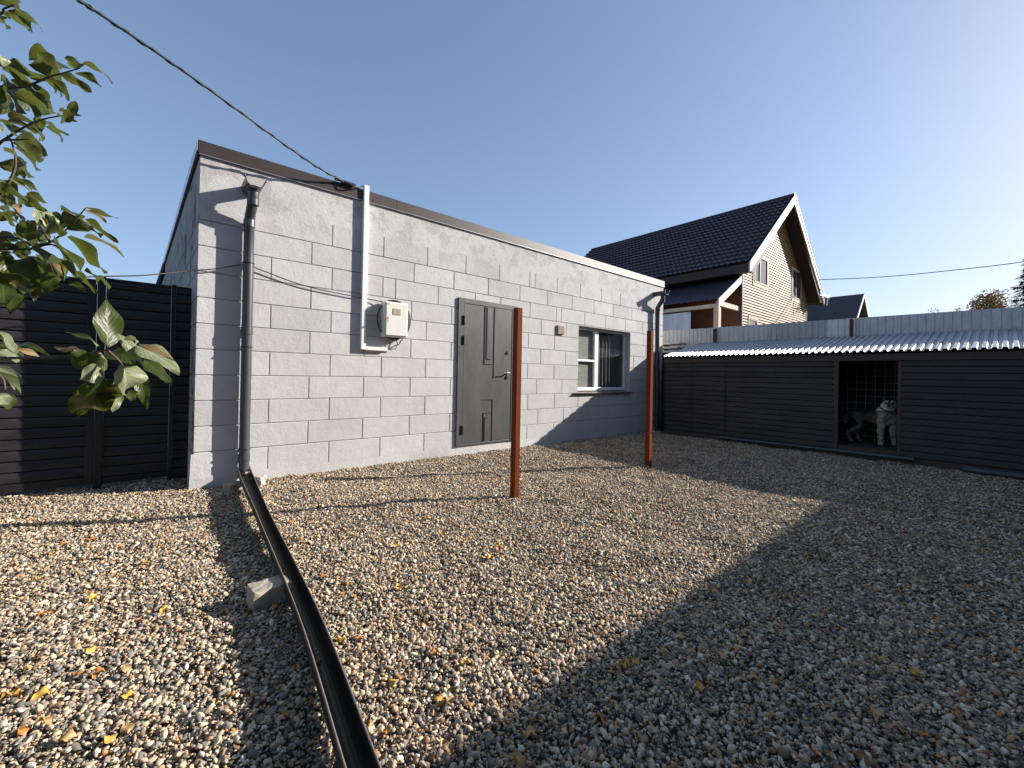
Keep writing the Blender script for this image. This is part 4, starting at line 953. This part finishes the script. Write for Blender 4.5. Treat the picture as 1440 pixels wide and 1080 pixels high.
# ------------------------------------------------------------------ distant trees
def leaf_cloud(mb, centres, n, size, rnd, flat=.0):
    for _ in range(n):
        c, r_ = rnd.choice(centres); p_ = Vector((rnd.gauss(0, 1), rnd.gauss(0, 1), rnd.gauss(0, 1))).normalized()*r_*rnd.random()**.45 + Vector(c)
        a = Vector((rnd.gauss(0, 1), rnd.gauss(0, 1), rnd.gauss(0, 1))).normalized(); b2 = a.orthogonal().normalized(); s_ = size*rnd.uniform(.6, 1.3)
        mb.add([p_-a*s_, p_+b2*s_*.6, p_+a*s_, p_-b2*s_*.6], [(0, 1, 2, 3)])
rnd = random.Random(4)
tr = thing('birch_tree', 'thin yellowing autumn tree showing over the fence beside the dark spruce', 'tree', (67.5, 1.3, 0))
bc = Vector((67.5, 1.3, 0)); mb = MB(); mb.tube([bc, bc+Vector((0, 0, 5)), bc+Vector((.1, .1, 9)), bc+Vector((.1, 0, 10.8))], [.2, .15, .08, .03], 8)
cents = []
for i in range(26):
    a_ = rnd.uniform(0, 6.28); z_ = rnd.uniform(7.6, 10.9); r_ = (1.0-abs(z_-9.0)/3.0)*rnd.uniform(.5, 1.75)+.1; e_ = bc + Vector((math.cos(a_)*r_, math.sin(a_)*r_, z_)); mb.tube([bc+Vector((0, 0, z_-1.4)), bc.lerp(e_, .5)+Vector((0, 0, (z_-1.4)*.5)), e_], [.06, .04, .012], 5); cents.append((e_, .75))
mb.build('trunk', M['bark'], tr); mb = MB(); leaf_cloud(mb, cents, 3000, .115, rnd); mb.build('crown', M['birch_leaf'], tr)
tr2 = thing('bush_tree', 'small reddish bare-branched tree top showing just over the fence', 'tree', (64, 4, 0))
bc = Vector((64, 4.2, 0)); mb = MB(); mb.tube([bc, bc+Vector((0, 0, 8.3))], [.15, .03], 6); cents = []
for i in range(16):
    a_ = rnd.uniform(0, 6.28); z_ = rnd.uniform(7.3, 9.2); e_ = bc + Vector((math.cos(a_)*1.1, math.sin(a_)*1.1, z_)); mb.tube([bc+Vector((0, 0, z_-1.2)), e_], [.04, .012], 5); cents.append((e_, .4))
mb.build('trunk', M['bark'], tr2); mb = MB(); leaf_cloud(mb, cents, 260, .08, rnd); mb.build('crown', M['birch_leaf'], tr2)
sp = thing('spruce_tree', 'dark green spruce tree rising over the fence at the right edge', 'tree', (62.5, -2.4, 0))
bc = Vector((62.5, -2.1, 0)); mb = MB(); mb.tube([bc, bc+Vector((0, 0, 15.3))], [.3, .03], 8); mb.build('trunk', M['bark'], sp)
mb = MB(); HT = 15.6
for lev in range(34):
    z_ = 2.0 + lev*.40; R0 = (HT-z_)*.30 + .15
    for k_ in range(11):
        a_ = k_*2*math.pi/11 + lev*.77 + rnd.uniform(-.2, .2); R1 = R0*rnd.uniform(.75, 1.12)
        d_ = Vector((math.cos(a_), math.sin(a_), 0)); sd_ = Vector((-d_.y, d_.x, 0))
        for q in range(40):
            t_ = rnd.random()**.7; p_ = bc + d_*R1*t_ + Vector((0, 0, z_ - .30*R1*t_ + .18*R1*t_*t_ + rnd.uniform(-.10, .05))) + sd_*rnd.uniform(-.22, .22)*R1*(1.15-t_)
            l_ = d_*.24 + sd_*rnd.uniform(-.22, .22) + Vector((0, 0, rnd.uniform(-.22, .05))); w_ = sd_*.10
            mb.add([p_-w_, p_+w_, p_+w_*.4+l_, p_-w_*.4+l_], [(0, 1, 2, 3)])
mb.build('crown', M['spruce'], sp)

# ------------------------------------------------------------------ apple tree at the left, close to the viewer
apple = thing('apple_tree', 'leafy apple tree with drooping branches reaching in from the left edge', 'tree', (-1.35, 1.75, 0))
rl = random.Random(11)
class LeafMesh:
    def __init__(s): s.v = []; s.f = []; s.uv = []; s.mi = []
    def leaf(s, base, tip, wid, mi, facing, twist=0., fold=.35, bow=.12, wave=.06):
        base = Vector(base); tip = Vector(tip); ax = tip-base; L_ = ax.length; ax.normalize()
        nr = Vector(facing); nr = (nr - ax*nr.dot(ax)); nr = nr.normalized() if nr.length > 1e-5 else ax.orthogonal().normalized()
        nr = Matrix.Rotation(twist, 3, ax) @ nr; sd = ax.cross(nr).normalized()
        ns, nw = 9, 6; o = len(s.v); ph = rl.uniform(0, 6.28); curl = rl.uniform(-.3, .45)
        for i in range(ns+1):
            t = i/ns
            wd = (math.sin(math.pi*min(1, t**.82)))**.75*(1-.25*t) if 0 < t < 1 else 0.0
            wd = wid*.58*max(wd, .02)
            c = base + ax*(L_*t) + nr*(bow*L_*math.sin(math.pi*t) - curl*L_*.5*t*t)
            for j in range(nw+1):
                q = -1 + 2*j/nw
                e_ = c + sd*(wd*q*math.cos(fold)) + nr*(abs(q)*wd*math.sin(fold)) + nr*(wave*wid*math.sin(t*9+ph+q*1.5)*abs(q)) - nr*(curl*wid*.25*q*q)
                s.v.append(e_); s.uv.append((t, q))
        for i in range(ns):
            for j in range(nw):
                s.f.append((o+i*(nw+1)+j, o+i*(nw+1)+j+1, o+(i+1)*(nw+1)+j+1, o+(i+1)*(nw+1)+j)); s.mi.append(mi)
    def build(s, name, mats, parent):
        me = bpy.data.meshes.new(name); me.from_pydata(s.v, [], s.f)
        for m_ in mats: me.materials.append(m_)
        me.polygons.foreach_set('material_index', s.mi); me.polygons.foreach_set('use_smooth', [True]*len(s.f))
        uvl = me.uv_layers.new(name='UVMap'); 
        for lp in me.loops: uvl.data[lp.index].uv = s.uv[lp.vertex_index]
        o = bpy.data.objects.new(name, me); COL.objects.link(o); o.parent = parent; o.location = -Vector(parent.location); return o
# leaves: base u,v  tip u,v  width px, kind (0 green, 1 pale, also for sunlit tops, 2 brown), seen from (1 = underside towards the viewer)
LEAVES = [
 (84,104,46,89,30,0,1),(108,99,90,82,24,0,1),(116,89,159,117,10,0,1),(106,104,142,124,16,0,1),(86,105,123,132,14,0,1),(74,112,101,141,14,0,1),(14,93,75,128,22,0,1),(44,117,74,152,14,0,1),
 (19,120,55,165,28,0,1),(20,130,62,160,20,0,1),(0,120,14,155,26,0,1),(0,93,28,109,16,0,1),(-4,72,6,92,16,1,0),(64,172,94,191,8,0,1),(92,172,97,153,9,0,1),(90,170,106,168,8,0,1),(80,162,92,170,6,0,1),
 (16,172,60,180,18,0,1),(48,178,65,196,15,0,1),(0,170,26,194,13,0,1),(20,199,50,228,26,0,1),(5,212,30,234,13,0,1),(24,235,42,249,15,0,1),(0,228,24,248,22,0,1),(12,250,42,268,13,0,1),(12,252,40,264,6,1,0),
 (8,270,40,282,13,0,1),(42,276,52,284,8,0,1),(40,285,70,298,14,0,1),(16,290,30,300,13,2,0),(-4,256,10,276,14,0,1),(-6,272,14,296,14,0,1),(38,338,40,306,18,0,1),(55,322,54,299,14,1,0),(70,315,75,297,15,1,0),(66,330,62,300,16,0,1),
 (108,305,88,295,19,0,1),(110,305,94,324,26,0,1),(120,292,166,309,8,0,1),(121,295,150,313,8,2,0),(120,308,163,343,17,0,1),(124,323,140,335,12,1,0),(94,333,142,386,25,0,1),(118,333,168,368,14,2,1),(76,338,120,379,28,0,1),
 (76,340,108,381,8,1,0),(106,381,131,415,13,0,1),(120,380,142,396,14,0,1),(136,389,157,406,10,0,1),(60,350,90,392,22,0,1),(0,327,30,337,12,2,1),(0,300,28,320,13,0,1),(20,355,46,370,16,0,1),(42,364,72,394,28,1,0),
 (10,366,50,396,30,0,0),(70,370,84,390,13,2,0),(78,388,60,412,13,0,0),(28,401,52,416,18,1,0),(0,386,22,407,16,0,0),(4,398,6,434,18,0,0),(98,398,121,412,10,0,0),(66,316,93,324,22,0,1),(-5,345,30,350,14,0,1),(52,325,64,342,13,0,1),
 (30,375,36,400,24,0,1),(86,370,112,392,18,0,1),(55,385,80,398,20,0,0),(20,330,48,350,16,0,1),(44,345,70,362,16,0,1),(-8,360,14,372,18,0,1),
 (151,489,146,421,25,0,0),(130,478,91,463,8,0,0),(137,487,104,475,13,1,0),(109,491,77,489,9,2,0),(164,468,207,511,11,1,0),(192,486,255,513,27,1,0),(203,506,243,536,16,0,0),(196,484,241,497,8,2,0),(174,477,192,483,7,1,0),
 (173,514,172,554,44,1,0),(193,514,206,573,13,0,0),(142,518,110,532,22,1,0),(148,533,104,577,34,0,0),(122,540,110,590,20,0,0),(166,543,136,567,20,0,0),(169,551,156,579,10,1,0),(180,549,184,563,12,0,0),(130,499,101,516,24,0,0),(156,494,190,513,22,0,0),(150,505,120,512,24,0,0),
 (0,467,24,492,14,1,0),(-6,495,30,508,12,1,0),(22,492,58,503,8,2,0),(-6,515,31,535,9,1,0),(-4,555,11,571,16,1,0),
 (-4,3,31,4,9,0,1),(15,8,55,30,10,0,1),(12,14,42,41,13,0,1),(-4,14,14,28,12,0,1),(-4,28,6,42,10,0,1),(-8,-6,28,-2,14,0,1)]
lm = LeafMesh()
for (u0, v0, u1, v1, wpx, kind, under) in LEAVES:
    low = v0 > 415
    d0 = (.86 if low else .98) + rl.uniform(-.09, .09); d1 = d0 + rl.uniform(-.035, .03)
    b0, t0 = at_d(u0, v0, d0), at_d(u1, v1, d1)
    view = (EYE - b0).normalized()
    face = (view*-.75 + Vector((0, 0, 1))*.7 + sdir*.5) if under else (view*1.0 + sdir*.45 + Vector((0, 0, .2)))
    if kind == 1 and not under: face = view*.55 + sdir*.9
    lm.leaf(b0, t0, wpx*d0/F_PX*1.32, kind, face, rl.uniform(-.35, .35), rl.uniform(.05, .45), rl.uniform(-.04, .16), rl.uniform(.06, .16))
    for _q in range(2 if u0 < 75 else 1):
        if not (u0 < 100 and u1 < 115 and rl.random() < .8): continue
        du, dv = rl.uniform(-16, 8), rl.uniform(-10, 10); dd_ = d0 + rl.uniform(.05, .14)
        lm.leaf(at_d(u0+du, v0+dv, dd_), at_d(u1+du*1.6+rl.uniform(-8, 4), v1+dv*1.5, dd_+rl.uniform(-.03, .03)), wpx*dd_/F_PX*1.25, 0 if rl.random() < .85 else 1, face, rl.uniform(-.4, .4), rl.uniform(.1, .4))
mb = MB()
def twig(pts, r0=.0038, r1=.0012, d=.98):
    P_ = [at_d(u, v, dd) for (u, v, dd) in pts]; sp_ = smooth_path(P_, 5); n_ = len(sp_); mb.tube(sp_, [r0+(r1-r0)*i/(n_-1) for i in range(n_)], 7)
twig([(-300, 300, 1.05), (-60, 175, 1.0), (-5, 128, .98), (34, 122, .98), (70, 108, .97), (84, 104, .97), (112, 96, .97)]); twig([(-300, 300, 1.05), (-40, 218, 1.0), (5, 197, .98), (28, 182, .98), (60, 168, .97), (92, 162, .97)])
twig([(-320, 380, 1.1), (-60, 345, 1.0), (10, 333, .98), (45, 343, .97), (72, 340, .97), (98, 318, .97), (121, 292, .96)]); twig([(-320, 520, 1.0), (-30, 505, .9), (60, 503, .86), (112, 499, .86), (150, 492, .86), (196, 484, .85)])
twig([(-300, 100, 1.05), (-30, 30, 1.0), (6, 12, .98), (20, 8, .98)]); twig([(-60, 345, 1.0), (-10, 290, .99), (20, 240, .98), (18, 205, .97), (10, 190, .97)]); twig([(-60, 345, 1.0), (0, 350, .98), (40, 350, .98), (78, 345, .97), (104, 378, .97)])
twig([(5, 197, .98), (40, 196, .98)], .003); twig([(70, 340, .97), (60, 322, .97), (56, 316, .97)], .003); twig([(150, 492, .86), (165, 505, .86), (173, 514, .86)], .003); twig([(-30, 520, .9), (2, 530, .88), (8, 556, .87)], .003)
# trunk and the rest of the crown, outside the picture
tb = Vector((-1.35, 1.75, 0)); mb.tube(smooth_path([tb+Vector((0, 0, -.1)), tb+Vector((.03, 0, .6)), tb+Vector((-.02, .05, 1.3)), tb+Vector((.05, .02, 2.2)), tb+Vector((0, .1, 3.0))], 5), [.085-.065*i/20 for i in range(21)], 10)
for (u, v, dd) in ((-300, 300, 1.05), (-320, 380, 1.1), (-320, 520, 1.0), (-300, 100, 1.05)):
    e_ = at_d(u, v, dd); mb.tube(smooth_path([tb+Vector((0, .03, max(.7, e_.z-.25))), tb.lerp(e_, .5)+Vector((0, 0, e_.z*.5+.03)), e_], 5), [.022-.0145*i/10 for i in range(11)], 7)
mb.build('trunk', M['bark'], apple)
for _ in range(520):
    a_ = rl.uniform(0, 6.28); rr = .95*rl.random()**.5; z_ = rl.uniform(1.25, 3.3)
    p_ = tb + Vector((math.cos(a_)*rr, math.sin(a_)*rr*1.0, z_))
    rel = p_-EYE; dep = rel.dot(CF)
    if dep > .02 and rel.dot(CR)/dep > -1.45: continue
    d_ = Vector((math.cos(a_), math.sin(a_), rl.uniform(-.9, .1))).normalized()
    lm.leaf(p_, p_+d_*rl.uniform(.055, .09), rl.uniform(.03, .05), rl.choice((0, 0, 0, 0, 1, 2)), (0, 0, 1), rl.uniform(-.6, .6))
lm.build('foliage', [M['leaf'], M['leaf_pale_sunlit'], M['leaf_brown']], apple)

# ------------------------------------------------------------------ fallen leaves on the gravel
rf_ = random.Random(21)
def fallen(kind):
    out = []
    for q in range(3):
        m_ = LeafMesh(); m_.leaf((-.025, 0, .004), (.03, .004, .006), .034+.006*q, 0, (0, 0, 1), rf_.uniform(-.2, .2), rf_.uniform(.1, .6), rf_.uniform(-.1, .25), .26)
        me = bpy.data.meshes.new('fallen_leaf'); me.from_pydata(m_.v, [], m_.f); me.materials.append(M['fall_'+kind]); me.polygons.foreach_set('use_smooth', [True]*len(m_.f)); out.append(me)
    return out
FM = {k_: fallen(k_) for k_ in ('yellow', 'orange', 'tan', 'brown')}
def place_leaf(x, y, kind, sc, z=None, lab=None):
    o = bpy.data.objects.new('fallen_leaf', rf_.choice(FM[kind])); COL.objects.link(o)
    o.location = (x, y, gz(x, y) + .016 if z is None else z); o.rotation_euler = (rf_.uniform(-.35, .35), rf_.uniform(-.35, .35), rf_.uniform(0, 6.28)); o.scale = (sc,)*3
    shade = (y < 1.08 or x > 4.75)
    tag(o, lab or {'yellow': 'bright yellow', 'orange': 'rusty orange', 'tan': 'dry tan', 'brown': 'dark brown'}[kind] + ' fallen leaf lying on ' + ('shaded' if shade else 'sunlit') + ' gravel', 'leaf', 'fallen leaves on the gravel')
def gpt(u, v): d = ray(u, v); return EYE + d*(-1.14/d.z)
HAND = [(42,944,'yellow'),(25,975,'yellow'),(15,985,'yellow'),(125,917,'yellow'),(153,1045,'yellow'),(30,1032,'orange'),(58,978,'yellow'),(138,946,'orange'),(110,950,'orange'),(178,980,'yellow'),(20,920,'tan'),(90,1052,'tan'),(180,1028,'tan'),(62,1022,'tan'),
 (617,988,'yellow'),(610,918,'orange'),(655,937,'yellow'),(633,992,'tan'),(552,960,'yellow'),(565,950,'orange'),(541,1035,'orange'),(730,1075,'tan'),(745,1035,'tan'),(728,1068,'yellow'),(630,1058,'tan'),
 (1285,950,'yellow'),(1272,962,'tan'),(1355,983,'orange'),(1345,1012,'orange'),(1260,1030,'tan'),(1300,1035,'orange'),(1231,1008,'tan'),(1425,918,'orange'),(1212,1065,'brown'),(1240,930,'yellow'),(1398,930,'orange'),(878,940,'yellow'),(892,935,'yellow'),(868,942,'tan'),
 (690,785,'yellow'),(700,775,'orange'),(715,790,'tan'),(702,768,'yellow'),(620,752,'yellow'),(645,760,'orange'),(697,771,'orange'),(820,675,'tan'),(850,706,'yellow'),(935,705,'yellow'),(975,690,'orange'),(895,705,'tan'),(930,715,'orange'),(1005,685,'tan'),
 (44,735,'yellow'),(130,757,'orange'),(90,765,'orange'),(17,797,'orange'),(205,794,'yellow'),(270,785,'tan'),(130,845,'yellow'),(60,870,'orange'),(230,860,'yellow'),(480,905,'yellow'),(505,900,'orange'),(470,860,'tan'),(455,815,'orange'),(555,770,'yellow'),(410,735,'yellow'),(425,760,'orange'),(560,830,'yellow'),(575,860,'tan'),(1035,920,'yellow'),(1015,935,'tan'),(960,900,'yellow'),(1100,840,'yellow'),(985,970,'yellow'),(1060,960,'tan')]
for (u, v, k_) in HAND:
    p_ = gpt(u, v); place_leaf(p_.x, p_.y, k_, rf_.uniform(.6, .95))
n_ = 0
while n_ < 160:
    x, y = rf_.uniform(-1.2, 7.4), rf_.uniform(.7, 5.0)
    if y > 4.95: continue
    if rf_.random() > (1.0 if x < 3.2 else .45): continue
    place_leaf(x, y, rf_.choice(('yellow', 'yellow', 'orange', 'orange', 'tan', 'tan', 'brown')), rf_.uniform(.42, .78)); n_ += 1
for (y, k_, lab) in ((4.1, 'tan', 'small tan leaf lying inside the black drain channel near the wall'), (2.62, 'tan', 'tan leaf lying inside the black drain channel just above the concrete block'), (1.72, 'tan', 'tan leaf lying in the drain channel nearest to the viewer')):
    i_ = min(range(len(path)), key=lambda i: abs(path[i].y-y)); place_leaf(path[i_].x, path[i_].y, k_, .55, path[i_].z-.08, lab)
